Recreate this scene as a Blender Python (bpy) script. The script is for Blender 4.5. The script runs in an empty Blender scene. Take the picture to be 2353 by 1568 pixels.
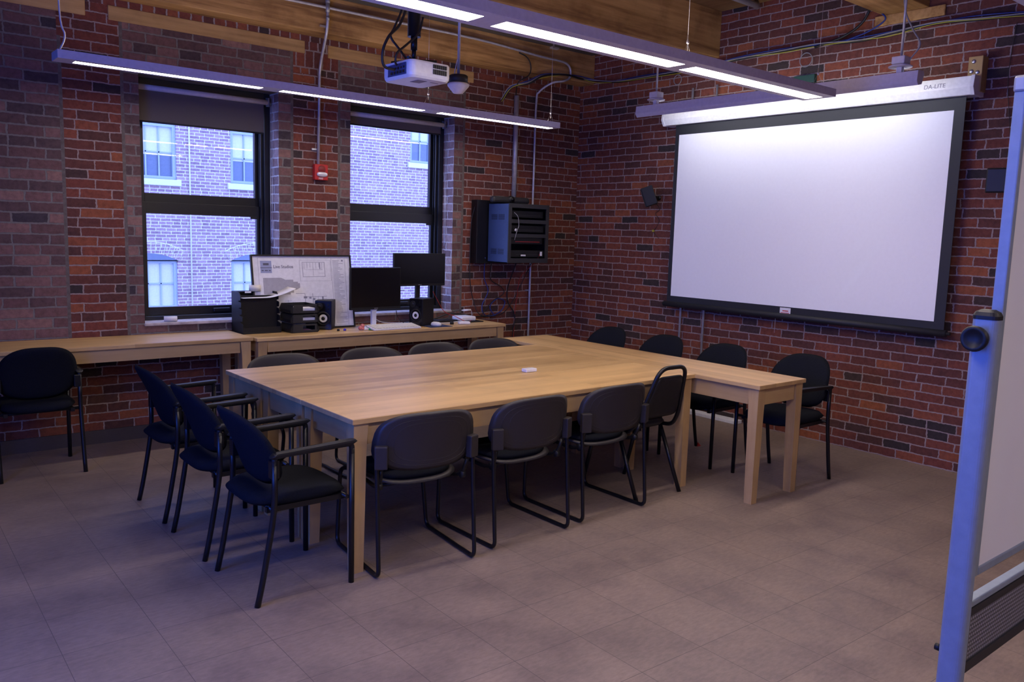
import bpy, bmesh, math, random
from mathutils import Vector, Matrix
random.seed(7)
PI = math.pi
S = bpy.context.scene
COL = S.collection

# ------------------------------------------------------------------ settings
S.view_settings.view_transform = 'Standard'
S.view_settings.look = 'None'
S.view_settings.gamma = 1
S.view_settings.use_curve_mapping = False
S.view_settings.exposure = 0.0

# ------------------------------------------------------------------ materials
MATS = {}
def newmat(name):
    m = bpy.data.materials.new(name); m.use_nodes = True
    nt = m.node_tree; nt.nodes.clear()
    out = nt.nodes.new('ShaderNodeOutputMaterial')
    b = nt.nodes.new('ShaderNodeBsdfPrincipled')
    nt.links.new(b.outputs[0], out.inputs[0])
    MATS[name] = m
    return m, nt, b
def setp(b, **k):
    for n, v in k.items():
        n = {'rough': 'Roughness', 'metal': 'Metallic', 'color': 'Base Color', 'spec': 'Specular IOR Level', 'coat': 'Coat Weight', 'sheen': 'Sheen Weight'}[n]
        if n in b.inputs:
            b.inputs[n].default_value = (*v, 1) if isinstance(v, tuple) else v
def N(nt, t, **k):
    n = nt.nodes.new(t)
    for a, v in k.items():
        if hasattr(n, a): setattr(n, a, v)
    return n
def L(nt, a, b): nt.links.new(a, b)
def math_node(nt, op, a, b=None, c=None):
    n = nt.nodes.new('ShaderNodeMath'); n.operation = op
    for i, v in enumerate((a, b, c)):
        if v is None: continue
        if isinstance(v, (int, float)): n.inputs[i].default_value = v
        else: nt.links.new(v, n.inputs[i])
    return n.outputs[0]
def ramp(nt, fac, stops, interp='LINEAR'):
    r = nt.nodes.new('ShaderNodeValToRGB'); r.color_ramp.interpolation = interp
    e = r.color_ramp.elements
    while len(e) < len(stops): e.new(0.5)
    for i, (p, c) in enumerate(stops):
        e[i].position = p; e[i].color = (*c, 1)
    nt.links.new(fac, r.inputs[0])
    return r.outputs[0]
def noise(nt, vec, scale, detail=4, rough=.55):
    n = nt.nodes.new('ShaderNodeTexNoise'); n.inputs['Scale'].default_value = scale
    n.inputs['Detail'].default_value = detail; n.inputs['Roughness'].default_value = rough
    if vec is not None: nt.links.new(vec, n.inputs['Vector'])
    return n.outputs['Fac']
def mixc(nt, fac, a, b, mode='MIX'):
    n = nt.nodes.new('ShaderNodeMix'); n.data_type = 'RGBA'; n.blend_type = mode
    if isinstance(fac, (int, float)): n.inputs[0].default_value = fac
    else: nt.links.new(fac, n.inputs[0])
    for i, v in ((6, a), (7, b)):
        if isinstance(v, tuple): n.inputs[i].default_value = (*v, 1)
        else: nt.links.new(v, n.inputs[i])
    return n.outputs[2]
def bump(nt, b, h, strength=.4, dist=.003):
    n = nt.nodes.new('ShaderNodeBump'); n.inputs['Strength'].default_value = strength
    n.inputs['Distance'].default_value = dist
    nt.links.new(h, n.inputs['Height']); nt.links.new(n.outputs[0], b.inputs['Normal'])

def plain(name, color, rough=.5, metal=0., spec=.5, var=.06, scale=40, bmp=0.):
    """a paint / plastic / metal with a little procedural unevenness"""
    m, nt, b = newmat(name)
    tc = N(nt, 'ShaderNodeTexCoord').outputs['Object']
    f = noise(nt, tc, scale, 3)
    lo = tuple(c*(1-var) for c in color); hi = tuple(min(1, c*(1+var)) for c in color)
    L(nt, ramp(nt, f, [(.3, lo), (.7, hi)]), b.inputs['Base Color'])
    setp(b, rough=rough, metal=metal, spec=spec)
    if bmp: bump(nt, b, f, bmp, .002)
    return m

def brick_mat(name, stops, mortar, bw=.213, rh=.0682, ms=.0054, wob=.013, dirt=.5, rowoff=0., uoff=0.):
    m, nt, b = newmat(name)
    tc = N(nt, 'ShaderNodeTexCoord').outputs['Object']
    g = N(nt, 'ShaderNodeNewGeometry')
    sx = N(nt, 'ShaderNodeSeparateXYZ'); L(nt, tc, sx.inputs[0])
    sn = N(nt, 'ShaderNodeSeparateXYZ'); L(nt, g.outputs['Normal'], sn.inputs[0])
    isx = math_node(nt, 'GREATER_THAN', math_node(nt, 'ABSOLUTE', sn.outputs[0]), .5)
    isz = math_node(nt, 'GREATER_THAN', math_node(nt, 'ABSOLUTE', sn.outputs[2]), .5)
    # u : x on faces looking along y, y on faces looking along x ; v : z (y on level faces)
    mu = nt.nodes.new('ShaderNodeMix'); L(nt, isx, mu.inputs[0]); L(nt, sx.outputs[0], mu.inputs[2]); L(nt, sx.outputs[1], mu.inputs[3])
    mv = nt.nodes.new('ShaderNodeMix'); L(nt, isz, mv.inputs[0]); L(nt, sx.outputs[2], mv.inputs[2]); L(nt, sx.outputs[1], mv.inputs[3])
    n1 = noise(nt, tc, 9, 3); n2 = noise(nt, tc, 6.3, 2); n3 = noise(nt, tc, 45, 2)
    u = math_node(nt, 'ADD', mu.outputs[0], math_node(nt, 'MULTIPLY', math_node(nt, 'SUBTRACT', n1, .5), wob*2))
    v = math_node(nt, 'ADD', mv.outputs[0], math_node(nt, 'MULTIPLY', math_node(nt, 'SUBTRACT', n2, .5), wob*1.1))
    v = math_node(nt, 'ADD', v, math_node(nt, 'MULTIPLY', math_node(nt, 'SUBTRACT', n3, .5), .010))
    u = math_node(nt, 'ADD', u, math_node(nt, 'MULTIPLY', math_node(nt, 'SUBTRACT', n3, .5), .014))
    cv = N(nt, 'ShaderNodeCombineXYZ')
    L(nt, math_node(nt, 'ADD', u, 20+uoff), cv.inputs[0]); L(nt, math_node(nt, 'ADD', v, 10+rowoff), cv.inputs[1])
    br = N(nt, 'ShaderNodeTexBrick'); br.offset = .5; br.offset_frequency = 2; br.squash = .72; br.squash_frequency = 5
    br.inputs['Scale'].default_value = 1; br.inputs['Brick Width'].default_value = bw
    br.inputs['Row Height'].default_value = rh; br.inputs['Mortar Size'].default_value = ms
    br.inputs['Mortar Smooth'].default_value = .25; br.inputs['Bias'].default_value = 0
    br.inputs['Color1'].default_value = (0, 0, 0, 1); br.inputs['Color2'].default_value = (1, 1, 1, 1)
    L(nt, cv.outputs[0], br.inputs['Vector'])
    r = N(nt, 'ShaderNodeSeparateColor'); L(nt, br.outputs['Color'], r.inputs[0])
    base = ramp(nt, r.outputs[0], stops)
    mott = noise(nt, tc, 26, 6, .7)
    base = mixc(nt, .75, base, ramp(nt, mott, [(.25, (.45, .45, .45)), (.55, (1, 1, 1)), (.8, (1.35, 1.3, 1.25))]), 'MULTIPLY')
    big = noise(nt, tc, 1.1, 4)
    base = mixc(nt, dirt, base, ramp(nt, big, [(.3, (.6, .6, .66)), (.7, (1.15, 1.1, 1.05))]), 'MULTIPLY')
    mo = mixc(nt, .5, mortar, ramp(nt, mott, [(.3, (.6, .6, .6)), (.7, (1.2, 1.2, 1.2))]), 'MULTIPLY')
    col = mixc(nt, br.outputs['Fac'], base, mo)
    L(nt, col, b.inputs['Base Color'])
    setp(b, rough=.88, spec=.25)
    h = math_node(nt, 'SUBTRACT', math_node(nt, 'MULTIPLY', mott, .35), math_node(nt, 'MULTIPLY', br.outputs['Fac'], 1.0))
    bump(nt, b, h, .75, .006)
    return m
RED = [(0, (.042, .032, .032)), (.05, (.055, .038, .036)), (.12, (.095, .041, .034)), (.35, (.135, .047, .036)), (.6, (.172, .052, .036)), (.85, (.21, .064, .039)), (1, (.28, .09, .04))]
OLD = [(0, (.055, .046, .054)), (.12, (.10, .065, .064)), (.45, (.155, .084, .077)), (.75, (.20, .11, .098)), (1, (.27, .155, .13))]
brick_mat('brick_red', RED, (.32, .245, .22))
brick_mat('brick_right', RED, (.31, .24, .225), uoff=.07, rowoff=.02, dirt=.35)
brick_mat('brick_old', OLD, (.19, .17, .155), bw=.226, rh=.0735, ms=.007, uoff=.11, dirt=.4)
brick_mat('brick_header', RED, (.30, .25, .23), bw=.088, rh=.09, ms=.007, rowoff=.081, wob=.006)
brick_mat('brick_soldier', RED, (.28, .22, .20), bw=.078, rh=.14, ms=.007, rowoff=.07, wob=.006)
brick_mat('brick_jamb_lit', [(0, (.20, .14, .14)), (.5, (.32, .21, .19)), (1, (.42, .32, .30))], (.58, .55, .54), bw=.2, rh=.0735, ms=.007, dirt=.2)  # reveal brick lightened: the daylight falling on it is put into the colour
brick_mat('brick_outside', [(0, (.33, .22, .26)), (.5, (.42, .28, .31)), (1, (.50, .35, .36))], (.82, .80, .82), bw=.168, rh=.054, ms=.0068, wob=.004, dirt=.25)
plain('mortar', (.125, .105, .09), .95, var=.25, scale=30, bmp=.5)

def wood_mat(name, c_dark, c_mid, c_light, axis='x', rough=.5, strip=0., striplen=1.6, grain=14., spec=.4, knots=.3, bmp=.15, stripvar=.5, con=.3, rv=.18):
    m, nt, b = newmat(name)
    tc = N(nt, 'ShaderNodeTexCoord').outputs['Object']
    oi = N(nt, 'ShaderNodeObjectInfo')
    va = N(nt, 'ShaderNodeVectorMath', operation='ADD'); cvv = N(nt, 'ShaderNodeCombineXYZ')
    for q_ in range(3): L(nt, math_node(nt, 'MULTIPLY', oi.outputs['Random'], (13.7, 9.1, 5.3)[q_]), cvv.inputs[q_])
    L(nt, tc, va.inputs[0]); L(nt, cvv.outputs[0], va.inputs[1]); tc = va.outputs[0]
    mp = N(nt, 'ShaderNodeMapping'); L(nt, tc, mp.inputs[0])
    sc = {'x': (.06, 1, 1), 'y': (1, .06, 1), 'z': (1, 1, .06)}[axis]
    mp.inputs['Scale'].default_value = sc
    g1 = noise(nt, mp.outputs[0], grain*3, 6, .65)
    g2 = noise(nt, mp.outputs[0], grain*.5, 3, .5)
    f = math_node(nt, 'ADD', math_node(nt, 'MULTIPLY', g1, .55), math_node(nt, 'MULTIPLY', g2, .45))
    col = ramp(nt, f, [(.5-con, c_dark), (.5, c_mid), (.5+con, c_light)])
    if strip:
        s = N(nt, 'ShaderNodeSeparateXYZ'); L(nt, tc, s.inputs[0])
        c = N(nt, 'ShaderNodeCombineXYZ')
        a, o = {'x': (0, 1), 'y': (1, 0), 'z': (2, 0)}[axis]
        L(nt, math_node(nt, 'ADD', s.outputs[a], 30.3), c.inputs[0]); L(nt, math_node(nt, 'ADD', s.outputs[o], 20), c.inputs[1])
        br = N(nt, 'ShaderNodeTexBrick'); br.offset = .37; br.offset_frequency = 2
        for k_, v_ in (('Scale', 1), ('Brick Width', striplen), ('Row Height', strip), ('Mortar Size', .0006), ('Mortar Smooth', .6), ('Bias', 0)):
            br.inputs[k_].default_value = v_
        br.inputs['Color1'].default_value = (0, 0, 0, 1); br.inputs['Color2'].default_value = (1, 1, 1, 1)
        br.inputs['Mortar'].default_value = (.15, .15, .15, 1)
        L(nt, c.outputs[0], br.inputs['Vector'])
        col = mixc(nt, stripvar, col, ramp(nt, br.outputs['Color'], [(0, (.62, .55, .48)), (.3, (.9, .87, .84)), (1, (1.15, 1.15, 1.15))]), 'MULTIPLY')
    if knots:
        k = noise(nt, tc, 2.2, 5, .6)
        col = mixc(nt, knots, col, ramp(nt, k, [(.3, (.42, .36, .3)), (.5, (1, 1, 1)), (.8, (1.12, 1.1, 1.05))]), 'MULTIPLY')
    col = mixc(nt, 1., col, ramp(nt, oi.outputs['Random'], [(0, (.90, .89, .87)), (1, (1.08, 1.07, 1.05))]), 'MULTIPLY')
    L(nt, col, b.inputs['Base Color'])
    rr = math_node(nt, 'ADD', math_node(nt, 'MULTIPLY', noise(nt, tc, 12, 4), rv), rough-rv/2)
    L(nt, rr, b.inputs['Roughness'])
    setp(b, spec=spec)
    bump(nt, b, f, bmp, .002)
    return m
wood_mat('beam_wood', (.20, .10, .032), (.40, .225, .078), (.52, .31, .12), 'x', .8, knots=.75, grain=9, bmp=.5, con=.13)
wood_mat('lintel_wood', (.30, .18, .07), (.44, .275, .11), (.54, .35, .15), 'x', .8, knots=.45, grain=12, bmp=.35, con=.17)
wood_mat('ceiling_wood', (.13, .075, .03), (.25, .15, .06), (.33, .21, .09), 'y', .85, strip=.14, striplen=4, knots=.4, grain=10, bmp=.4)
for ax in 'xy':
    wood_mat('table_top_'+ax, (.46, .29, .125), (.57, .375, .165), (.64, .44, .205), ax, .37, rv=.04, strip=.058, striplen=2.1, grain=5, spec=.38, knots=.35, bmp=.01, stripvar=.5, con=.2)
wood_mat('table_frame_x', (.36, .225, .095), (.48, .315, .14), (.55, .38, .185), 'x', .45, grain=9, knots=.2, bmp=.05)
wood_mat('table_frame_y', (.36, .225, .095), (.48, .315, .14), (.55, .38, .185), 'y', .45, grain=9, knots=.2, bmp=.05)
wood_mat('table_leg_wood', (.34, .21, .09), (.47, .305, .135), (.55, .38, .185), 'z', .45, grain=9, knots=.3, bmp=.05)
wood_mat('block_wood', (.25, .15, .05), (.40, .26, .10), (.48, .33, .14), 'z', .6, grain=8, knots=.3)

def floor_mat():
    m, nt, b = newmat('floor_tiles')
    tc = N(nt, 'ShaderNodeTexCoord').outputs['Object']
    mp = N(nt, 'ShaderNodeMapping'); L(nt, tc, mp.inputs[0])
    mp.inputs['Rotation'].default_value = (0, 0, math.radians(1.0)); mp.inputs['Location'].default_value = (20.12, 20.22, 0)
    br = N(nt, 'ShaderNodeTexBrick'); br.offset = 0.0; br.squash = 1
    for k_, v_ in (('Scale', 1), ('Brick Width', .345), ('Row Height', .345), ('Mortar Size', .0013), ('Mortar Smooth', .2), ('Bias', 0)):
        br.inputs[k_].default_value = v_
    br.inputs['Color1'].default_value = (0, 0, 0, 1); br.inputs['Color2'].default_value = (1, 1, 1, 1)
    L(nt, mp.outputs[0], br.inputs['Vector'])
    base = ramp(nt, br.outputs['Color'], [(0, (.212, .160, .132)), (1, (.230, .173, .142))])
    m1 = noise(nt, mp.outputs[0], 3.2, 6, .65)
    mp2 = N(nt, 'ShaderNodeMapping'); L(nt, tc, mp2.inputs[0]); mp2.inputs['Scale'].default_value = (22, 60, 1)
    m2 = noise(nt, mp2.outputs[0], 1.0, 5, .7)
    base = mixc(nt, .9, base, ramp(nt, m1, [(.3, (.70, .68, .72)), (.5, (1, .99, .97)), (.7, (1.22, 1.18, 1.12))]), 'MULTIPLY')
    base = mixc(nt, .7, base, ramp(nt, m2, [(.3, (.72, .70, .69)), (.7, (1.2, 1.19, 1.16))]), 'MULTIPLY')
    base = mixc(nt, br.outputs['Fac'], base, (.085, .062, .055))
    L(nt, base, b.inputs['Base Color'])
    rr = math_node(nt, 'ADD', math_node(nt, 'MULTIPLY', m1, .25), .36)
    L(nt, rr, b.inputs['Roughness']); setp(b, spec=.35)
    bump(nt, b, br.outputs['Fac'], -.25, .001)
floor_mat()

plain('black_metal', (.006, .006, .008), .36, spec=.4)
plain('black_plastic', (.008, .008, .009), .5, spec=.35)
plain('black_gloss', (.006, .006, .008), .16, spec=.5)
plain('screen_glass', (.004, .004, .006), .22, spec=.35)
plain('chair_fabric', (.009, .010, .014), .95, spec=.08, var=.3, scale=260, bmp=.35)
plain('chair_vinyl', (.012, .012, .014), .42, spec=.4, var=.2, scale=60, bmp=.1)
plain('taupe_plastic', (.028, .024, .026), .45, spec=.35, var=.05, scale=200, bmp=.06)
plain('fixture_white', (.62, .60, .64), .5)
plain('white_paint', (.70, .70, .72), .5)
plain('white_plastic', (.72, .72, .74), .35)
plain('silver', (.55, .56, .60), .32, metal=.8)
plain('galvanised', (.42, .42, .46), .38, metal=.35, var=.15, scale=25)
plain('grey_metal', (.30, .30, .32), .45, metal=.5)
plain('alu_frame', (.22, .26, .32), .42, metal=.1)
plain('dark_grey', (.02, .02, .022), .5)
plain('window_black', (.010, .011, .014), .28, spec=.6)
plain('shade_fabric', (.115, .10, .095), .9, var=.08, scale=300, bmp=.2)
plain('screen_white', (.88, .88, .88), .85, spec=.1, var=.01)
plain('screen_black', (.012, .013, .017), .6)
plain('housing_white', (.80, .80, .80), .45)
plain('whiteboard', (.74, .73, .76), .22, spec=.5, var=.03, scale=2)
plain('paper', (.72, .72, .74), .8)
plain('poster_grey', (.36, .35, .38), .8)
plain('poster_blue', (.30, .33, .48), .8)
plain('ink', (.10, .10, .13), .8)
plain('ink_light', (.25, .25, .30), .8)
plain('alarm_red', (.42, .02, .022), .35)
plain('alarm_dark', (.20, .01, .012), .5)
plain('strobe', (.70, .70, .74), .12, metal=.4)
plain('red_plastic', (.50, .03, .02), .4)
plain('pink_rubber', (.62, .18, .15), .5)
plain('green_plastic', (.02, .28, .08), .4)
plain('blue_plastic', (.04, .03, .55), .4)
plain('navy_cloth', (.01, .02, .07), .8)
plain('cable_black', (.010, .010, .011), .5)
plain('cable_blue', (.01, .03, .20), .45)
plain('cable_yellow', (.38, .36, .03), .5)
plain('cable_red', (.40, .015, .015), .45)
plain('cable_white', (.62, .62, .62), .45)
plain('cable_grey', (.22, .22, .24), .5)
plain('rack_blue', (.03, .055, .15), .45)
plain('pink_paper', (.55, .2, .45), .7)
plain('sill_stone', (.42, .38, .38), .85, var=.25, scale=18, bmp=.4)
plain('baseboard_vinyl', (.05, .038, .038), .55)
plain('plaster', (.42, .40, .39), .85)
plain('dark_green', (.01, .05, .04), .5)
plain('cream', (.70, .66, .55), .6)
plain('out_white', (.78, .80, .82), .6)
plain('out_frame', (.40, .48, .55), .6)
plain('out_glass_dark', (.16, .20, .27), .3)
plain('out_shade', (.70, .72, .76), .7)
plain('flash_grey', (.10, .10, .10), .5, metal=.3)

def grille_mat():
    m, nt, b = newmat('perforated')
    tc = N(nt, 'ShaderNodeTexCoord').outputs['Object']
    s = N(nt, 'ShaderNodeSeparateXYZ'); L(nt, tc, s.inputs[0])
    p = 2*PI/.0105
    a = math_node(nt, 'SINE', math_node(nt, 'MULTIPLY', s.outputs[0], p))
    c = math_node(nt, 'SINE', math_node(nt, 'MULTIPLY', s.outputs[2], p))
    f = math_node(nt, 'GREATER_THAN', math_node(nt, 'ADD', a, c), .55)
    L(nt, ramp(nt, f, [(0, (.10, .10, .115)), (1, (.34, .35, .42))], 'CONSTANT'), b.inputs['Base Color'])
    setp(b, rough=.4, metal=.3)
grille_mat()
def emit(name, col, st):
    m = bpy.data.materials.new(name); m.use_nodes = True; nt = m.node_tree; nt.nodes.clear()
    o = nt.nodes.new('ShaderNodeOutputMaterial'); e = nt.nodes.new('ShaderNodeEmission')
    e.inputs[0].default_value = (*col, 1); e.inputs[1].default_value = st
    nt.links.new(e.outputs[0], o.inputs[0]); MATS[name] = m
LAMP = (1.0, .86, .80)
emit('lamp_panel', LAMP, 31.0)
emit('added_uplight', (1.0, .82, .68), 12.0)  # upward glow added to warm the ceiling and beams
emit('wash_lamp', (.93, .92, 1.0), 21.0)
def glass_mat():
    m = bpy.data.materials.new('glass'); m.use_nodes = True; nt = m.node_tree; nt.nodes.clear()
    o = nt.nodes.new('ShaderNodeOutputMaterial'); t = nt.nodes.new('ShaderNodeBsdfTransparent')
    g = nt.nodes.new('ShaderNodeBsdfGlossy'); g.inputs['Roughness'].default_value = .02
    t.inputs[0].default_value = (.93, .96, .98, 1)
    mx = nt.nodes.new('ShaderNodeMixShader'); mx.inputs[0].default_value = .025
    nt.links.new(t.outputs[0], mx.inputs[1]); nt.links.new(g.outputs[0], mx.inputs[2]); nt.links.new(mx.outputs[0], o.inputs[0])
    MATS['glass'] = m
glass_mat()
MATS['daylight_tint_glass'] = MATS['glass'].copy(); MATS['daylight_tint_glass'].name = 'daylight_tint_glass'
for n_ in MATS['daylight_tint_glass'].node_tree.nodes:
    if n_.type == 'BSDF_TRANSPARENT': n_.inputs[0].default_value = (.22, .42, .85, 1)  # blue tint added to the panes to deepen the incoming daylight

# ------------------------------------------------------------------ mesh helpers
class MB:
    def __init__(s): s.v = []; s.f = []; s.mi = []; s.sm = []
    def add(s, vs, fs, mi=0, smooth=False):
        o = len(s.v); s.v += [tuple(v) for v in vs]
        for f in fs: s.f.append([i+o for i in f]); s.mi.append(mi); s.sm.append(smooth)
        return s
    def box(s, a, b, mi=0, M=None, bev=0.):
        x0, x1 = sorted((a[0], b[0])); y0, y1 = sorted((a[1], b[1])); z0, z1 = sorted((a[2], b[2]))
        if bev <= 0:
            vs = [(x, y, z) for z in (z0, z1) for y in (y0, y1) for x in (x0, x1)]
            fs = [(0, 2, 3, 1), (4, 5, 7, 6), (0, 1, 5, 4), (2, 6, 7, 3), (0, 4, 6, 2), (1, 3, 7, 5)]
        else:
            bev = min(bev, (x1-x0)*.45, (y1-y0)*.45, (z1-z0)*.45)
            bm = bmesh.new(); bmesh.ops.create_cube(bm, size=1)
            for v in bm.verts:
                v.co = Vector(((x0+x1)/2+v.co.x*(x1-x0), (y0+y1)/2+v.co.y*(y1-y0), (z0+z1)/2+v.co.z*(z1-z0)))
            bmesh.ops.bevel(bm, geom=bm.edges[:], offset=bev, segments=2, affect='EDGES', profile=.5)
            bm.verts.index_update()
            vs = [v.co.copy() for v in bm.verts]; fs = [[v.index for v in f.verts] for f in bm.faces]; bm.free()
        if M is not None: vs = [M @ Vector(v) for v in vs]
        return s.add(vs, fs, mi)
    def tube(s, pts, r, seg=10, mi=0, caps=True, closed=False):
        pts = [Vector(p) for p in pts]; n = len(pts); vs = []
        up = None; rr = r if isinstance(r, (list, tuple)) else [r]*n
        for i, p in enumerate(pts):
            if closed: t = (pts[(i+1) % n]-pts[i-1])
            else: t = (pts[min(i+1, n-1)]-pts[max(i-1, 0)])
            t.normalize()
            if up is None:
                up = Vector((0, 0, 1)) if abs(t.z) < .9 else Vector((1, 0, 0))
            a = t.cross(up)
            if a.length < 1e-5: a = t.cross(Vector((0, 1, 0)))
            a.normalize(); bb = a.cross(t).normalized(); up = bb
            for k in range(seg):
                w = 2*PI*k/seg; vs.append(p+(a*math.cos(w)+bb*math.sin(w))*rr[i])
        fs = []
        m = n if closed else n-1
        for i in range(m):
            for k in range(seg):
                j = (i+1) % n; k2 = (k+1) % seg
                fs.append((i*seg+k, i*seg+k2, j*seg+k2, j*seg+k))
        s.add(vs, fs, mi, True)
        if caps and not closed:
            s.add([vs[k] for k in range(seg)][::-1], [tuple(range(seg))], mi)
            s.add([vs[(n-1)*seg+k] for k in range(seg)], [tuple(range(seg))], mi)
        return s
    def cyl(s, a, b, r, seg=20, mi=0): return s.tube([a, b], r, seg, mi)
    def lathe(s, prof, M=None, seg=24, mi=0):
        """prof: list of (r, h) about local z"""
        vs = []
        for r, h in prof:
            for k in range(seg):
                w = 2*PI*k/seg; vs.append((r*math.cos(w), r*math.sin(w), h))
        fs = []
        for i in range(len(prof)-1):
            for k in range(seg):
                k2 = (k+1) % seg; fs.append((i*seg+k, i*seg+k2, (i+1)*seg+k2, (i+1)*seg+k))
        if M is not None: vs = [M @ Vector(v) for v in vs]
        s.add(vs, fs, mi, True)
        for base, rev in ((0, True), ((len(prof)-1)*seg, False)):
            if prof[0 if rev else -1][0] > 1e-5:
                c = [vs[base+k] for k in range(seg)]
                if rev: c = c[::-1]
                s.add(c, [tuple(range(seg))], mi)
        return s
    def prism(s, out, h0, h1, M=None, mi=0):
        n = len(out)
        vs = [(x, y, h0) for x, y in out]+[(x, y, h1) for x, y in out]
        if M is not None: vs = [M @ Vector(v) for v in vs]
        fs = [tuple(range(n))[::-1], tuple(range(n, 2*n))]+[(i, (i+1) % n, n+(i+1) % n, n+i) for i in range(n)]
        return s.add(vs, fs, mi)
    def pad(s, outline, mapf, th, rings=7, seg=48, p=4, mi=0, front=1., back=1.):
        """a cushion: outline(theta)->(u,v); mapf(u,v,n)->point; thickness th"""
        for side, k in ((1, front), (-1, back)):
            vs = [mapf(0, 0, side*th/2*k)]; fs = []
            for i in range(1, rings+1):
                q = (i/rings)**.75
                n = side*th/2*k*(max(0, 1-q**p))**.5
                for j in range(seg):
                    a, b = outline(2*PI*j/seg); vs.append(mapf(a*q, b*q, n))
            for j in range(seg):
                j2 = (j+1) % seg
                fs.append((0, 1+j, 1+j2) if side > 0 else (0, 1+j2, 1+j))
                for i in range(1, rings):
                    a0 = 1+(i-1)*seg; b0 = 1+i*seg
                    fs.append((a0+j, b0+j, b0+j2, a0+j2) if side > 0 else (a0+j, a0+j2, b0+j2, b0+j))
            s.add(vs, fs, mi, True)
        return s
    def build(s, name, mat, parent=None, bevel=0., weld=True):
        me = bpy.data.meshes.new(name)
        me.from_pydata([tuple(v) for v in s.v], [], s.f)
        for m in (mat if isinstance(mat, (list, tuple)) else [mat]): me.materials.append(MATS[m])
        for p, mi, sm in zip(me.polygons, s.mi, s.sm): p.material_index = mi; p.use_smooth = sm
        bm = bmesh.new(); bm.from_mesh(me)
        if weld: bmesh.ops.remove_doubles(bm, verts=bm.verts, dist=1e-6)
        bmesh.ops.recalc_face_normals(bm, faces=bm.faces)
        bm.to_mesh(me); bm.free(); me.update()
        o = bpy.data.objects.new(name, me); COL.objects.link(o)
        if parent is not None: o.parent = parent
        if bevel:
            md = o.modifiers.new('b', 'BEVEL'); md.width = bevel; md.segments = 2; md.limit_method = 'ANGLE'
        return o

def fillet(pts, r, n=6):
    """round the corners of a polyline"""
    pts = [Vector(p) for p in pts]; out = [pts[0]]
    for i in range(1, len(pts)-1):
        p, a, b = pts[i], pts[i-1], pts[i+1]
        ri = r[i] if isinstance(r, (list, tuple)) else r
        d = min(ri, (a-p).length*.48, (b-p).length*.48)
        s0 = p+(a-p).normalized()*d; s1 = p+(b-p).normalized()*d
        for k in range(n+1):
            t = k/n; out.append(s0*(1-t)**2+p*2*t*(1-t)+s1*t*t)
    out.append(pts[-1]); return out
def smooth_path(pts, n=6):
    """Catmull-Rom through the points"""
    P = [Vector(p) for p in pts]; P = [P[0]*2-P[1]]+P+[P[-1]*2-P[-2]]; out = []
    for i in range(1, len(P)-2):
        for k in range(n):
            t = k/n
            out.append(.5*((2*P[i])+(P[i+1]-P[i-1])*t+(2*P[i-1]-5*P[i]+4*P[i+1]-P[i+2])*t*t+(3*P[i]-P[i-1]-3*P[i+1]+P[i+2])*t**3))
    out.append(P[-2]); return out
def superell(a, b, n=3., taper=0.):
    def f(t):
        c, s_ = math.cos(t), math.sin(t)
        x = a*math.copysign(abs(c)**(2/n), c); y = b*math.copysign(abs(s_)**(2/n), s_)
        return x*(1-taper*(y/b+1)/2), y
    return f
def rect_round(w, h, r, n=5):
    out = []
    for cx, cy, a0 in ((w/2-r, h/2-r, 0), (-w/2+r, h/2-r, PI/2), (-w/2+r, -h/2+r, PI), (w/2-r, -h/2+r, 1.5*PI)):
        for k in range(n+1):
            a = a0+PI/2*k/n; out.append((cx+r*math.cos(a), cy+r*math.sin(a)))
    return out

def tag(o, label=None, cat=None, group=None, kind=None):
    if label: o['label'] = label
    if cat: o['category'] = cat
    if group: o['group'] = group
    if kind: o['kind'] = kind
    return o
def thing(name, label, cat, loc=(0, 0, 0), rz=0., group=None):
    o = bpy.data.objects.new(name, None); COL.objects.link(o); o.empty_display_size = .1
    o.location = loc; o.rotation_euler = (0, 0, rz)
    return tag(o, label, cat, group)
def copy_tree(o, parent=None):
    c = o.copy(); COL.objects.link(c)
    if parent is not None: c.parent = parent
    for ch in list(o.children): copy_tree(ch, c)
    return c
def single(mb, name, mat, label, cat, group=None, bevel=0.):
    return tag(mb.build(name, mat, None, bevel), label, cat, group)
def struct(mb, name, mat, bevel=0., label=None):
    o = mb.build(name, mat, None, bevel); o['kind'] = 'structure'
    if label: o['label'] = label
    return o
def text_part(name, s, mat, parent, M, size, depth=.0006, align='LEFT'):
    cu = bpy.data.curves.new(name, 'FONT'); cu.body = s; cu.size = size; cu.extrude = depth; cu.align_x = align
    tmp = bpy.data.objects.new(name+'_tmp', cu); COL.objects.link(tmp)
    dg = bpy.context.evaluated_depsgraph_get(); dg.update()
    me = bpy.data.meshes.new_from_object(tmp.evaluated_get(dg))
    bpy.data.objects.remove(tmp)
    me.transform(M); me.materials.clear(); me.materials.append(MATS[mat])
    o = bpy.data.objects.new(name, me); COL.objects.link(o); o.parent = parent
    return o

# ------------------------------------------------------------------ camera (solved from the room's straight lines)
ya, pi_, ro, F = .69235, .12992, .03017, 1899.08
f = Vector((math.sin(ya)*math.cos(pi_), math.cos(ya)*math.cos(pi_), -math.sin(pi_)))
r = Vector((math.cos(ya), -math.sin(ya), 0)); u = r.cross(f)
r2 = r*math.cos(ro)+u*math.sin(ro); u2 = -r*math.sin(ro)+u*math.cos(ro)
cd = bpy.data.cameras.new('camera'); cam = bpy.data.objects.new('camera', cd); COL.objects.link(cam)
M = Matrix((r2, u2, -f)).transposed().to_4x4(); M.translation = Vector((-6.28612, -6.56329, 1.64445))
cam.matrix_world = M
cd.sensor_fit = 'HORIZONTAL'; cd.sensor_width = 36; cd.lens = F/2353*36; cd.clip_start = .05
S.camera = cam

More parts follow.
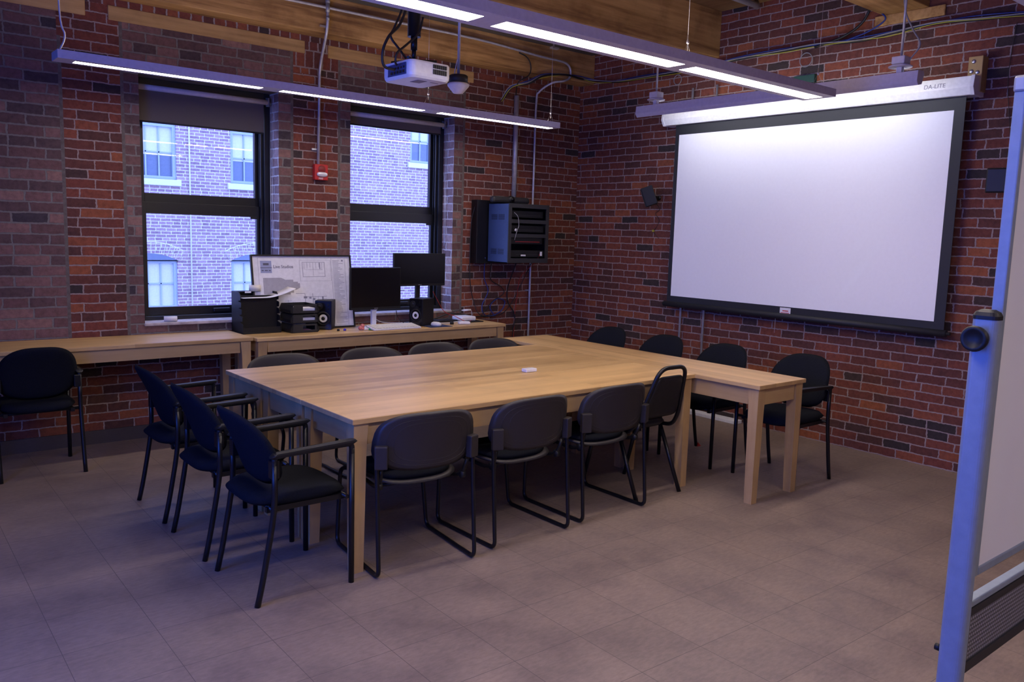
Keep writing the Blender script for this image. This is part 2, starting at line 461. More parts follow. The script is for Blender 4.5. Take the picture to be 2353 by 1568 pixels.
# ------------------------------------------------------------------ world (overcast, bluish daylight)
w = bpy.data.worlds.new('sky'); S.world = w; w.use_nodes = True
bg = w.node_tree.nodes['Background']; bg.inputs[0].default_value = (.30, .40, 1.0, 1); bg.inputs[1].default_value = 5.4

# ------------------------------------------------------------------ room shell
XL, YF, CZ, WT = -7.3, -8.2, 3.66, .34
OPEN = [(-4.46, -3.385, .88, 2.72), (-2.73, -1.63, .88, 2.72)]
def wall_back():
    xs = [XL, -4.985, -4.962, -4.80, -4.653, -4.585, -4.562, -4.46, -3.385, -3.280, -3.256, -3.154, -2.946, -2.850, -2.827, -2.73, -1.63, -1.530, -1.505, -1.42, 0]
    zs = [0, .80, .88, 2.72, 2.90, 3.06, 3.16, 3.245, CZ]
    mats = ['brick_red', 'brick_old', 'mortar', 'brick_header', 'brick_soldier', 'brick_jamb_lit']
    mb = MB()
    for i in range(len(xs)-1):
        for j in range(len(zs)-1):
            x0, x1, z0, z1 = xs[i], xs[i+1], zs[j], zs[j+1]
            cx, cz = (x0+x1)/2, (z0+z1)/2
            if any(a < cx < b and c < cz < d for a, b, c, d in OPEN): continue
            m = 0
            strip = x1-x0 < .03
            if z0 >= 3.16 and z1 < 3.3 and cx > -4.8: m = 3
            elif z0 >= 3.245: m = 0
            elif cz > 3.06: m = 4 if (-2.95 > cx > -3.16) else 0
            elif cz > .8:
                if cx < -4.985: m = 1
                elif strip: m = 2 if (cz < 3.06 and not (cz > 2.9 and -4.7 > cx)) else 0
                elif -4.56 < cx < -3.28 or -2.83 < cx < -1.53: m = 1
                elif -3.26 < cx < -2.84 and 2.9 < cz < 3.06: m = 4
            mb.add([(x0, 0, z0), (x1, 0, z0), (x1, 0, z1), (x0, 0, z1)], [(0, 1, 2, 3)], m)
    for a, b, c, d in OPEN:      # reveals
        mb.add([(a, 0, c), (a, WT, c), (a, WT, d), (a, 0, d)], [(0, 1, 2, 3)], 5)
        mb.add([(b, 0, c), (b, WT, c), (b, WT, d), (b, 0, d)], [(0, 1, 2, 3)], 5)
        mb.add([(a, 0, d), (b, 0, d), (b, WT, d), (a, WT, d)], [(0, 1, 2, 3)], 2)
        mb.add([(a, 0, c), (b, 0, c), (b, WT, c), (a, WT, c)], [(0, 1, 2, 3)], 2)
    # outer face
    ox = [XL, -4.46, -3.385, -2.73, -1.63, 0.]; oz = [0, .88, 2.72, CZ]
    for i in range(5):
        for j in range(3):
            cx, cz = (ox[i]+ox[i+1])/2, (oz[j]+oz[j+1])/2
            if any(a < cx < b and c < cz < d for a, b, c, d in OPEN): continue
            mb.add([(ox[i], WT, oz[j]), (ox[i+1], WT, oz[j]), (ox[i+1], WT, oz[j+1]), (ox[i], WT, oz[j+1])], [(0, 1, 2, 3)], 0)
    o = mb.build('wall_back', mats, None, weld=False); o['kind'] = 'structure'
wall_back()
struct(MB().box((0, YF, 0), (.3, WT, CZ)), 'wall_right', 'brick_right')
struct(MB().box((XL-.3, YF-.3, -.1), (.3, WT, 0)), 'floor', 'floor_tiles')
struct(MB().box((XL-.3, YF-.3, CZ), (.3, WT, CZ+.15)), 'ceiling', 'ceiling_wood')
struct(MB().box((XL-.3, YF-.3, 0), (.3, YF, CZ)), 'wall_front', 'brick_red')
# left wall with one tall window opening beside and behind the camera
LW = [(-7.2, -5.9, .75, 2.7), (-4.6, -2.9, .75, 2.7)]
mb = MB(); ys = [YF, LW[0][0], LW[0][1], LW[1][0], LW[1][1], WT]
for i in range(5):
    for z0, z1 in ((0, .75), (.75, 2.7), (2.7, CZ)):
        if i in (1, 3) and z0 == .75: continue
        mb.box((XL-.3, ys[i], z0), (XL, ys[i+1], z1))
struct(mb, 'wall_left', 'brick_red')
struct(MB().box((-1.6, -.012, 0), (XL, 0, .10)), 'baseboard_back', 'baseboard_vinyl')
# lintels and beams
def wb(name, a, b, mat, lab=None): return struct(MB().box(a, b), name, mat, .006, lab)
wb('trim_1', (XL, -.008, 3.06), (-4.80, .02, 3.175), 'lintel_wood')
wb('trim_2', (-4.653, -.008, 3.06), (-3.154, .02, 3.160), 'lintel_wood')
wb('trim_3', (-2.946, -.008, 3.055), (-1.42, .02, 3.158), 'lintel_wood')
wb('trim_4', (XL, -.20, 3.205), (0, 0, CZ), 'beam_wood')
wb('trim_5', (XL, -1.78, 3.26), (0, -1.46, CZ), 'beam_wood')
wb('trim_6', (XL, -3.62, 3.36), (0, -3.28, CZ), 'beam_wood')
wb('trim_7', (XL, -5.4, 3.30), (0, -5.08, CZ), 'beam_wood')
wb('trim_8', (-.02, -3.74, 3.285), (0, -3.22, 3.36), 'beam_wood')
struct(MB().box((-.02, -.16, 3.50), (XL, -.215, 3.52)).box((-3.9, -.30, 3.49), (-.05, -.20, 3.505)), 'trim_9', 'flash_grey')

# windows in the back wall
def window(n, a, b, c, d):
    y0, y1 = .17, .30; fw = .05; sw = .045
    mb = MB()
    # outer liner
    mb.box((a, y0, c), (a+fw, y1, d)); mb.box((b-fw, y0, c), (b, y1, d))
    mb.box((a+fw, y0, d-.10), (b-fw, y1, d)); mb.box((a+fw, y0, c), (b-fw, y1, c+.035))
    mb.box((b-fw-.022, y0+.03, c+.035), (b-fw, y0+.045, d-.1)); mb.box((b-fw-.016, y0+.075, c+.035), (b-fw, y0+.085, d-.1))
    root = struct(mb, 'window_%d' % n, 'window_black', .003)
    ys0, ys1 = .262, .298; xi0, xi1 = a+fw, b-fw
    for nm, z0, z1, yy in (('upper_sash', 1.775, d-.10, 0), ('lower_sash', c+.035, 1.80, -.03)):
        m = MB(); y_0, y_1 = ys0+yy, ys1+yy
        top = z1-(.03 if nm == 'lower_sash' else .05); bot = z0+(.095 if nm == 'upper_sash' else .065)
        if nm == 'lower_sash': top = 1.712
        m.box((xi0, y_0, z0), (xi0+sw, y_1, z1)); m.box((xi1-sw, y_0, z0), (xi1, y_1, z1))
        m.box((xi0+sw, y_0, z0), (xi1-sw, y_1, bot)); m.box((xi0+sw, y_0, top), (xi1-sw, y_1, z1))
        if nm == 'lower_sash':   # lift latch
            xm = (a+b)/2+.13; m.box((xm-.07, y_0-.02, z0+.012), (xm+.07, y_0, z0+.045), bev=.006)
            m.box((xi1-sw-.055, y_0-.002, 1.695), (xi1-sw, y_0+.004, 1.712))
        s_ = m.build(nm, 'window_black', root, .002)
        MB().box((xi0+sw, (y_0+y_1)/2-.002, bot), (xi1-sw, (y_0+y_1)/2+.002, top)).build('pane', 'glass', s_)
for i, o_ in enumerate(OPEN): window(i+1, *o_)
for i, (a, b, c, d) in enumerate(OPEN):
    struct(MB().box((a-.005, -.012, c-.02), (b+.005, .17, c+.004)), 'trim_%d' % (10+i), 'sill_stone', .006)
def shade(a, b, zt, zb, lab):
    t = thing('roller_shade', lab, 'window shade', (a, .12, zt), group='roller shades in the windows')
    x0, x1 = .01, b-a-.045
    MB().cyl((x0, 0, 0), (x1, 0, 0), .021, 16).build('roller_tube', 'fixture_white', t)
    MB().box((x0+.01, .004, zb-zt), (x1-.028, .007, -.012)).build('shade_cloth', 'shade_fabric', t)
    MB().cyl((x0+.01, .005, zb-zt), (x1-.028, .005, zb-zt), .007, 8).build('hem_bar', 'dark_grey', t)
    MB().box((x1, -.02, -.03), (x1+.012, .03, .035)).box((x1, .02, -.03), (x1+.03, .03, .04)).build('bracket', 'grey_metal', t)
    zc = 1.50-zt
    MB().tube([(x1+.02, -.01, 0), (x1+.022, -.008, zc+.03), (x1+.026, -.006, zc), (x1+.032, -.006, zc), (x1+.036, -.008, zc+.03), (x1+.036, -.01, 0)], .0022, 5).build('pull_chain', 'silver', t)
shade(-4.46, -3.385, 2.645, 2.395, 'roller shade pulled about a quarter down over the left window')
shade(-2.73, -1.63, 2.645, 2.555, 'roller shade almost fully raised in the right window by the corner')

# left wall windows
for i, (y0, y1, z0, z1) in enumerate(LW):
    m = MB(); X = XL-.15
    m.box((X-.04, y0, z0), (X+.04, y0+.05, z1)); m.box((X-.04, y1-.05, z0), (X+.04, y1, z1))
    m.box((X-.04, y0+.05, z0), (X+.04, y1-.05, z0+.05)); m.box((X-.04, y0+.05, z1-.05), (X+.04, y1-.05, z1)); m.box((X-.03, y0+.05, 1.7), (X+.03, y1-.05, 1.78))
    rt = struct(m, 'window_%d' % (3+i), 'window_black')
    MB().box((X-.002, y0+.05, z0+.05), (X+.002, y1-.05, z1-.05)).build('pane', 'daylight_tint_glass', rt)

# ------------------------------------------------------------------ the building across the street
def facade():
    Y = 8.0
    t = thing('brick_building', 'brick mill building across the street seen through both windows', 'building', (0, Y, 0))
    # wins: x0,x1,z0,z1,arched,cols,rows ; the wall is split round them
    wins = [(-2.62, -1.66, 2.36, 4.15, 0), (-.74, .22, 2.36, 4.15, 0), (2.96, 3.92, 3.00, 4.8, 0), (-2.62, -1.68, -.4, 1.02, 1), (-.75, .19, -.4, 1.02, 1)]
    xs = sorted({-9., 12.}|{w_[0] for w_ in wins}|{w_[1] for w_ in wins}); zs = sorted({-1.2, 7.}|{w_[2] for w_ in wins}|{w_[3] for w_ in wins})
    mb = MB()
    for i in range(len(xs)-1):
        for j in range(len(zs)-1):
            cx, cz = (xs[i]+xs[i+1])/2, (zs[j]+zs[j+1])/2
            if any(a < cx < b and c < cz < d for a, b, c, d, _ in wins): continue
            mb.box((xs[i], 0, zs[j]), (xs[i+1], .12, zs[j+1]))
    mb.build('brick_wall', 'brick_outside', t)
    MB().box((-9, .12, -1.2), (12, 4, 7)).build('building_body', 'plaster', t)
    for a, b, c, d, arch in wins:
        m = MB(); fr = .055
        m.box((a, .03, c), (a+fr, .1, d)); m.box((b-fr, .03, c), (b, .1, d)); m.box((a+fr, .03, d-fr), (b-fr, .1, d)); m.box((a+fr, .03, c), (b-fr, .1, c+fr))
        mid = (c+d)/2+(.0 if not arch else -.1)
        m.box((a+fr, .03, mid-.03), (b-fr, .08, mid+.03))
        for k in range(1, 4):
            x = a+fr+(b-a-2*fr)*k/4; m.box((x-.011, .055, c+fr), (x+.011, .075, d-fr))
        for z in ((c+mid)/2, (mid+d)/2): m.box((a+fr, .055, z-.011), (b-fr, .075, z+.011))
        wf = m.build('window_frame', 'out_frame', t)
        MB().box((a+fr, .085, c+fr), (b-fr, .09, d-fr)).build('pane', 'out_glass_dark', wf)
        MB().box((a+fr, .078, (c+mid)/2-.05 if not arch else c+.3), (b-fr, .083, d-fr)).build('drawn_blind', 'out_shade', wf)
        if not arch: MB().box((a-.06, -.05, c-.10), (b+.06, .08, c), bev=.005).build('stone_sill', 'out_white', t)
        else:
            # arch of brick over the head
            m = MB(); R_ = 1.0; cx = (a+b)/2; hw = (b-a)/2+.02; ang = math.asin(hw/R_); zc = d-.02-R_*math.cos(ang)
            n = 15
            m2 = MB()
            ring = [(cx+rr*math.sin(q_), zc+rr*math.cos(q_)) for rr, sg in ((R_, 1), (R_+.20, -1)) for q_ in [sg*(-ang+2*ang*k/16) for k in range(17)]]
            pts = [(cx-hw, d-.005)]+[(cx+R_*math.sin(-ang+2*ang*k/16), zc+R_*math.cos(-ang+2*ang*k/16)) for k in range(17)]+[(cx+hw, d-.005)]
            MX = Matrix(((1, 0, 0, 0), (0, 0, 1, 0), (0, 1, 0, 0), (0, 0, 0, 1)))
            MX_ = MX
            m2.prism(pts, -.012, .02, MX).build('arch_panel', 'out_glass_dark', t)
            MB().prism(ring, -.010, .03, MX_).build('arch_mortar', 'out_white', t)
            for k in range(n):
                q = -ang+2*ang*(k+.5)/n; dq = ang/n*.84
                o = [(cx+rr*math.sin(q+s_*dq), zc+rr*math.cos(q+s_*dq)) for rr, s_ in ((R_, -1), (R_, 1), (R_+.19, 1), (R_+.19, -1))]
                m.prism(o, -.015, .03, MX)
            m.build('brick_arch', 'brick_outside', t)
    for x in (-1.455, 1.33):
        MB().cyl((x, -.03, -1.2), (x, -.03, 7), .012, 8).build('drain_pipe', 'out_white', t)
facade()
tag(MB().box((-30, WT+.05, -1.35), (30, 9, -1.2)).build('street', 'sill_stone', None), 'paved street between the two brick buildings', 'street')['kind'] = 'structure'

# ------------------------------------------------------------------ tables
def table(label, x0, x1, y0, y1, H, axis, tl='tables pushed together in the middle'):
    t = thing('wooden_table', label, 'table', ((x0+x1)/2, (y0+y1)/2, 0), group=tl)
    hx, hy = (x1-x0)/2, (y1-y0)/2; th = .027
    MB().box((-hx, -hy, H-th), (hx, hy, H), bev=.003).build('tabletop', 'table_top_'+axis, t)
    ins = .014
    m = MB(); a0 = .028; zt = H-th; zb = zt-(.105 if H < .78 else .088); lw = .066
    MB().box((-hx+a0+lw, -hy+a0-.004, zb), (hx-a0-lw, -hy+a0+.016, zt)).build('apron', 'table_frame_x', t)
    MB().box((-hx+a0+lw, hy-a0-.016, zb), (hx-a0-lw, hy-a0+.004, zt)).build('apron', 'table_frame_x', t)
    MB().box((-hx+a0-.004, -hy+a0+lw, zb), (-hx+a0+.016, hy-a0-lw, zt)).build('apron', 'table_frame_y', t)
    MB().box((hx-a0-.016, -hy+a0+lw, zb), (hx-a0+.004, hy-a0-lw, zt)).build('apron', 'table_frame_y', t)
    for sx in (-1, 1):
        for sy in (-1, 1):
            cx, cy = sx*(hx-ins), sy*(hy-ins)
            def q(w_): return [(cx, cy), (cx-sx*w_, cy), (cx-sx*w_, cy-sy*w_), (cx, cy-sy*w_)]
            vs = [(a, b, 0) for a, b in q(.055)]+[(a, b, zb-.03) for a, b in q(.068)]+[(a, b, zt) for a, b in q(.078)]
            # chamfer between apron and leg
            fs = [(0, 1, 2, 3), (8, 9, 10, 11)]+[(i+4*k, (i+1) % 4+4*k, (i+1) % 4+4*k+4, i+4*k+4) for k in (0, 1) for i in range(4)]
            MB().add(vs, fs).build('leg', 'table_leg_wood', t)
    return t
table('maple table of the main block, the one nearest the camera', -4.4475, -1.927, -3.204, -2.656, .76, 'x')
table('middle maple table of the three standing side by side', -4.4475, -1.927, -2.654, -2.121, .76, 'x')
table('maple table of the main block on the window side', -4.4475, -1.927, -2.119, -1.607, .76, 'x')
table('maple table set crosswise at the projection screen end', -1.925, -1.404, -3.696, -1.156, .76, 'y')
table('long wooden table against the brick wall at the left edge of the photo', -6.35, -3.83, -.525, -.016, .80, 'x', 'tables against the window wall')
table('long wooden table under the windows carrying monitors and speakers', -3.80, -1.36, -.525, -.016, .79, 'x', 'tables against the window wall')

# ------------------------------------------------------------------ armchairs (local +X is where the sitter looks)
def armchair():
    t = thing('armchair', 'x', 'chair', group='dark fabric armchairs')
    Wd = .24
    for s_ in (-1, 1):
        y = s_*Wd
        MB().tube(fillet([(-.232, y, 0), (-.205, y, .12), (-.165, y, .34), (-.150, y, .45), (-.150, y, .640)], .08), .0132, 12).build('leg', 'black_metal', t)
        MB().tube([(.222, y, 0), (.222, y, .645)], .0132, 12).build('leg', 'black_metal', t)
        # arm: bent tube with a flat pad on top
        m = MB()
        m.tube(fillet([(-.150, y, .62), (-.150, y, .662), (.222, y, .668), (.222, y, .62)], .04), .0132, 12)
        out = rect_round(.42, .046, .021)
        vs0 = []
        for k, (zz, g_) in enumerate(((.668, .92), (.678, 1.), (.686, .96))):
            for (a, b) in out:
                a2 = a*g_; zd = -.022*max(0, (-(a)-.13)/.08)**2
                vs0.append((a2+.037, b*g_+y, zz+zd))
        n = len(out)
        fs = [tuple(range(n))[::-1], tuple(range(2*n, 3*n))]+[(i+k*n, (i+1) % n+k*n, (i+1) % n+k*n+n, i+k*n+n) for k in (0, 1) for i in range(n)]
        m.add(vs0, fs, 0)
        m.build('armrest', 'black_plastic', t)
    m = MB()
    for x in (-.152, .20): m.tube([(x, -Wd, .418), (x, Wd, .418)], .010, 8)
    for y in (-.19, .19): m.box((-.17, y-.012, .40), (.215, y+.012, .424))
    m.build('seat_frame', 'black_metal', t)
    # seat cushion
    def mp(u_, v_, n_):
        x = v_+.006; y = u_
        z = .452+n_-.012*(1-(u_/.22)**2)*(.4)-.022*max(0, (x-.12)/.12)**2
        return Vector((x, y, z))
    MB().pad(superell(.222, .246, 3.4, -.02), mp, .070, p=7).build('seat', 'chair_fabric', t)
    # backrest cushion, tilted and curved round the sitter
    def mb_(u_, v_, n_):
        z = .672+v_; tt = (v_+.175)/.35
        x = -.130-.065*tt-.085*tt*tt + .045*(u_/.23)**2 + n_
        return Vector((x, u_, z))
    def outl(a):
        u_, v_ = superell(.235, .178, 3.1)(a)
        tt = (v_+.178)/.356
        return u_*(1-.17*max(0, (tt-.35)/.65)**1.6-.10*max(0, (.3-tt)/.3)**2), v_
    MB().pad(outl, mb_, .056, p=5).build('backrest', 'chair_fabric', t)
    for s_ in (-1, 1): MB().box((-.165, s_*.205, .56), (-.128, s_*.245, .64), bev=.004).build('back_bracket', 'black_metal', t)
    return t
ac = armchair()
spots = [(-4.705, -3.022, 0, 'dark fabric armchair at the left end of the table, nearest the camera of three'),
         (-4.712, -2.392, 0, 'dark fabric armchair in the middle of three at the left end of the table'),
         (-4.708, -1.748, 0, 'dark fabric armchair at the left end of the table, nearest the windows'),
         (-5.297, -.492, PI/2, 'dark armchair pulled up to the wall table at the left edge of the photo'),
         (-1.185, -3.422, PI, 'black armchair by the screen wall with one armrest in full view'),
         (-1.245, -2.79, PI, 'black armchair second from the camera along the screen wall'),
         (-1.240, -2.185, PI, 'black armchair third from the camera along the screen wall'),
         (-1.235, -1.56, PI, 'black armchair by the screen wall, closest to the room corner')]
for i, (x, y, a, lab) in enumerate(spots):
    o = ac if i == 0 else copy_tree(ac)
    o.location = (x, y, 0); o.rotation_euler = (0, 0, a); o['label'] = lab

# ------------------------------------------------------------------ sled-base stacking chairs
def sled_chair():
    t = thing('stacking_chair', 'x', 'chair', group='taupe plastic sled base chairs')
    for s_ in (-1, 1):
        y = s_*.262
        pts = [(-.222, s_*.258, .64), (-.232, s_*.260, .50), (-.268, y, .011), (.262, y, .011), (.285, s_*.235, .400), (.20, s_*.215, .420), (-.10, s_*.215, .405), (-.19, s_*.225, .43), (-.222, s_*.235, .52)]
        rr = [0, .1, .045, .045, .04, .03, .05, .05, 0]
        MB().tube(fillet(pts, rr, 7), .0108, 12).build('sled_leg', 'black_metal', t)
    MB().tube([(.20, -.215, .418), (.20, .215, .418)], .009, 8).tube([(-.10, -.215, .404), (-.10, .215, .404)], .009, 8).build('seat_frame', 'black_metal', t)
    def ms(u_, v_, n_):
        x = v_+.03
        z = .437+n_+.012*(u_/.23)**2-.02*max(0, (x-.14)/.12)**2+.0*x - .012*(1 if x < -.1 else 0)*((-.1-x)/.1)
        return Vector((x, u_, z))
    MB().pad(superell(.235, .235, 3.4, .0), ms, .034, p=9, front=.5).build('seat_shell', 'taupe_plastic', t)
    def ms2(u_, v_, n_): return ms(u_, v_, 0)+Vector((.012, 0, .016+n_))
    MB().pad(superell(.218, .215, 3.4), ms2, .04, p=6, back=.2).build('seat_cushion', 'chair_fabric', t)
    def mb_(u_, v_, n_):
        z = .656+v_; tt = (v_+.135)/.27
        x = -.282+.075*(abs(u_)/.275)**2.2-.022*tt*tt+.012*(1-tt)+n_
        return Vector((x, u_, z))
    def outl(a):
        u_, v_ = superell(.278, .137, 3.6)(a); tt = (v_+.135)/.27
        return u_*(1-.10*max(0, (tt-.35)/.65)**1.5-.02*max(0, .3-tt)), v_-.012*(1-(u_/.268)**2)*(1 if v_ < 0 else -.3)
    MB().pad(outl, mb_, .014, p=12).build('backrest', 'taupe_plastic', t)
    # moulded ribs on the back of the shell
    for k, q in enumerate((.80, .66)):
        pts = []
        for j in range(40):
            a_, b_ = outl(2*PI*j/40); pts.append(mb_(a_*q, b_*q-.004, -.0062))
        MB().tube(pts, .0016, 6, closed=True).build('moulded_rib', 'taupe_plastic', t)
    for s_ in (-1, 1):
        m = MB(); c_, s1 = math.cos(.42*s_), math.sin(.42*s_)
        Mx = Matrix.Translation((-.240, s_*.246, .590)) @ Matrix.Rotation(-s_*.42, 4, 'Z')
        m.box((-.020, -.034, -.060), (.016, .028, .052), M=Mx, bev=.006)
        m.build('back_clamp', 'taupe_plastic', t)
    for s_ in (-1, 1):
        MB().lathe([(.0, -.012), (.020, -.012), (.022, 0), (.020, .012), (0, .012)], Matrix.Translation((-.185, s_*.228, .43)) @ Matrix.Rotation(PI/2, 4, 'X'), 14).build('pivot_knob', 'black_plastic', t)
    return t
sc = sled_chair()
sspots = [(-4.080, -3.082, PI/2-.11, 'taupe plastic sled chair facing away beside the near left table corner'),
          (-3.430, -3.078, PI/2, 'taupe plastic sled chair in the middle of the three on the near side'),
          (-2.768, -3.060, PI/2-.01, 'taupe plastic sled chair next to the black banquet chair'),
          (-3.985, -1.655, -PI/2, 'taupe chair behind the table, leftmost of the four backs showing over it'),
          (-3.32, -1.65, -PI/2, 'taupe chair behind the table, second back from the left'),
          (-2.762, -1.65, -PI/2, 'taupe chair behind the table, third back from the left'),
          (-2.206, -1.65, -PI/2, 'taupe chair behind the table, tucked in by the crosswise table')]
for i, (x, y, a, lab) in enumerate(sspots):
    o = sc if i == 0 else copy_tree(sc)
    o.location = (x, y, 0); o.rotation_euler = (0, 0, a); o['label'] = lab

# ------------------------------------------------------------------ banquet chair
def banquet():
    t = thing('banquet_chair', 'black steel banquet chair with a tall tapered back and hand slot', 'chair', (-2.285, -3.0, 0), PI/2)
    for s_ in (-1, 1):
        y = s_*.205
        MB().tube([(-.248, y, 0), (-.06, s_*.20, .425)], .0135, 12).build('leg', 'black_metal', t)
        MB().tube([(.238, y, 0), (.13, s_*.20, .425)], .0135, 12).build('leg', 'black_metal', t)
    MB().tube(fillet([(-.03, -.20, .425), (-.16, -.205, .43), (-.215, -.19, .52), (-.315, -.122, .850), (-.315, .122, .850), (-.215, .19, .52), (-.16, .205, .43), (-.03, .20, .425)], [0, .07, .07, .075, .075, .07, .07, 0], 7), .0135, 12).build('back_frame', 'black_metal', t)
    def bk(u_, v_, n_):
        tt = (v_+.14)/.28
        x = -.212-.085*tt; z = .655+v_
        return Vector((x+n_, u_*(1.18-.36*tt), z))
    MB().pad(superell(.15, .14, 7), bk, .032, p=8, seg=56).build('backrest', 'chair_vinyl', t)
    def st(u_, v_, n_): return Vector((v_+.045, u_*(1+.1*(v_/.2)), .462+n_))
    MB().pad(superell(.205, .21, 4), st, .066, p=7).build('seat', 'chair_vinyl', t)
    m = MB()
    for y in (-.2, .2): m.tube([(-.10, y, .425), (.20, y, .425)], .010, 8)
    m.tube([(-.06, -.2, .425), (-.06, .2, .425)], .009, 8); m.tube([(.16, -.2, .425), (.16, .2, .425)], .009, 8)
    m.build('seat_frame', 'black_metal', t)
banquet()

# ------------------------------------------------------------------ linear lights
def light_bar(label, x0, x1, y0, y1, z0, lamps, near, far, group='suspended linear lights'):
    t = thing('linear_light', label, 'light fixture', ((x0+x1)/2, (y0+y1)/2, z0), group=group)
    cx, cy = (x0+x1)/2, (y0+y1)/2; h = .05
    ly0, ly1 = y0+near, y1-far
    m = MB(); X0, X1, Y0, Y1 = x0-cx, x1-cx, y0-cy, y1-cy; l0, l1 = ly0-cy, ly1-cy
    m.box((X0, Y0, 0), (X1, Y0+.003, h)); m.box((X0, Y1-.003, 0), (X1, Y1, h)); m.box((X0, Y0+.003, h-.003), (X1, Y1-.003, h))
    m.box((X0, Y0+.003, 0), (X0+.003, Y1-.003, h-.003)); m.box((X1-.003, Y0+.003, 0), (X1, Y1-.003, h-.003))
    m.box((X0+.003, Y0+.003, 0), (X1-.003, l0, .004)); m.box((X0+.003, l1, 0), (X1-.003, Y1-.003, .004))
    e = X0+.003
    for a, b in lamps:
        m.box((e, l0, 0), (a-cx, l1, .004)); e = b-cx
    m.box((e, l0, 0), (X1-.003, l1, .004))
    m.build('housing', 'fixture_white', t)
    for a, b in lamps:
        MB().box((a-cx, l0, .0012), (b-cx, l1, .0035)).build('diffuser', 'lamp_panel', t)
        MB().box((a-cx, l0, h), (b-cx, l1, h+.002)).build('added_uplight_strip', 'added_uplight', t)  # glowing strip added on the unseen top to brighten the ceiling
    return t, cx, cy
def hanger(t, cx, x, cy, z0, top=3.66):
    zz = z0
    m = MB()
    m.tube([(x-cx, 0, .05+.115), (x-cx, 0, top-zz)], .0012, 5)
    m.tube([(x-cx-.038, 0, .05), (x-cx, 0, .135), (x-cx+.038, 0, .05)], .0010, 5)
    m.tube([(x-cx, 0, .09), (x-cx, 0, .17)], .0012, 5)
    m.lathe([(.0, 0), (.0075, .004), (.009, .014), (.005, .024), (.0045, .048), (0, .05)], Matrix.Translation((x-cx, 0, .125)), 12)
    m.build('hanging_wire', 'silver', t)
t, cx, cy = light_bar('lit linear light hanging in front of the windows', -5.16, -1.093, -.892, -.728, 2.60, [(-5.055, -3.865), (-3.72, -2.515), (-2.36, -1.13)], .052, .036)
for x in (-1.14, -2.47): hanger(t, cx, x, cy, 2.60)
MB().tube(smooth_path([(-5.135-cx, .0, .05), (-5.10-cx, .0, .15), (-5.125-cx, .0, .3), (-5.13-cx, 0, 1.06)]), .0055, 6).build('power_cord', 'cable_white', t)
m = MB(); m.box((-1.16-cx, -.02, .70), (-1.08-cx, .02, .715)); m.cyl((-1.13-cx, 0, .715), (-1.13-cx, 0, 1.06), .006, 8); m.build('ceiling_bracket', 'silver', t)
t, cx, cy = light_bar('lit linear light closest to the camera, crossing above the table', -5.17, -1.088, -3.565, -3.325, 2.60, [(-5.07, -3.96), (-3.83, -2.555), (-2.46, -1.13)], .070, .048)
for x in (-2.484, -4.6): hanger(t, cx, x, cy, 2.60)
t, cx, cy = light_bar('linear light above the camera, just entering the top right corner', -6.2, -2.06, -5.43, -5.19, 2.60, [(-6.1, -4.9), (-4.75, -3.55), (-3.4, -2.25)], .070, .048)
for x in (-2.5, -5.6): hanger(t, cx, x, cy, 2.60)
t, cx, cy = light_bar('unseen linear light added behind the camera to brighten the whiteboard', -6.2, -2.06, -7.62, -7.38, 2.60, [(-6.1, -4.9), (-4.75, -3.55), (-3.4, -2.25)], .070, .048)  # fixture added out of view to light the whiteboard and near floor
for x in (-2.5, -5.6): hanger(t, cx, x, cy, 2.60)
# wall washer in front of the projection screen
t = thing('screen_wash_light', 'unlit looking linear light with its lamp turned toward the projection screen', 'light fixture', (-.6, -2.64, 2.70))
m = MB(); hl = 1.245
prof = [(-.045, .018), (-.052, .03), (-.045, .095), (.03, .100), (.045, .075), (.020, .012), (-.03, .0)]
MX = Matrix(((1, 0, 0, 0), (0, 0, 1, 0), (0, 1, 0, 0), (0, 0, 0, 1)))
m.prism(prof, -hl, hl, MX).build('housing', 'fixture_white', t, .002)
m = MB(); m.prism([(.0455, .070), (.0475, .070), (.0245, .012), (.0225, .012)], -hl+.05, hl-.05, MX).build('diffuser', 'wash_lamp', t)
for y in (-3.74, -1.585):
    yy = y+2.64
    m = MB(); m.box((-.045, yy-.045, .155), (.045, yy+.045, .205), bev=.006); m.lathe([(.075, 0), (.078, .006), (.05, .02), (0, .02)], Matrix.Translation((0, yy, .135)), 20)
    m.box((-.018, yy-.018, .095), (.018, yy+.018, .14)); m.build('junction_box', 'fixture_white', t)
    MB().tube([(0, yy, .205), (0, yy, .96)], .0085, 10).build('conduit', 'galvanised', t)
MB().tube(smooth_path([(0, -3.70+2.64, .94), (.0, -3.73+2.64, .55), (.0, -3.80+2.64, .38), (0, -3.86+2.64, .27), (0, -3.80+2.64, .18)]), .0055, 8).build('flexible_cord', 'cable_grey', t)
m = MB(); y = -3.13+2.64
m.tube([(0, y, .165), (0, y, .96)], .0012, 5); m.tube([(0, y-.038, .10), (0, y, .17), (0, y+.038, .10)], .001, 5)
m.lathe([(.0, 0), (.0075, .004), (.009, .014), (.005, .024), (.0045, .048), (0, .05)], Matrix.Translation((0, y, .16)), 12); m.build('hanging_wire', 'silver', t)

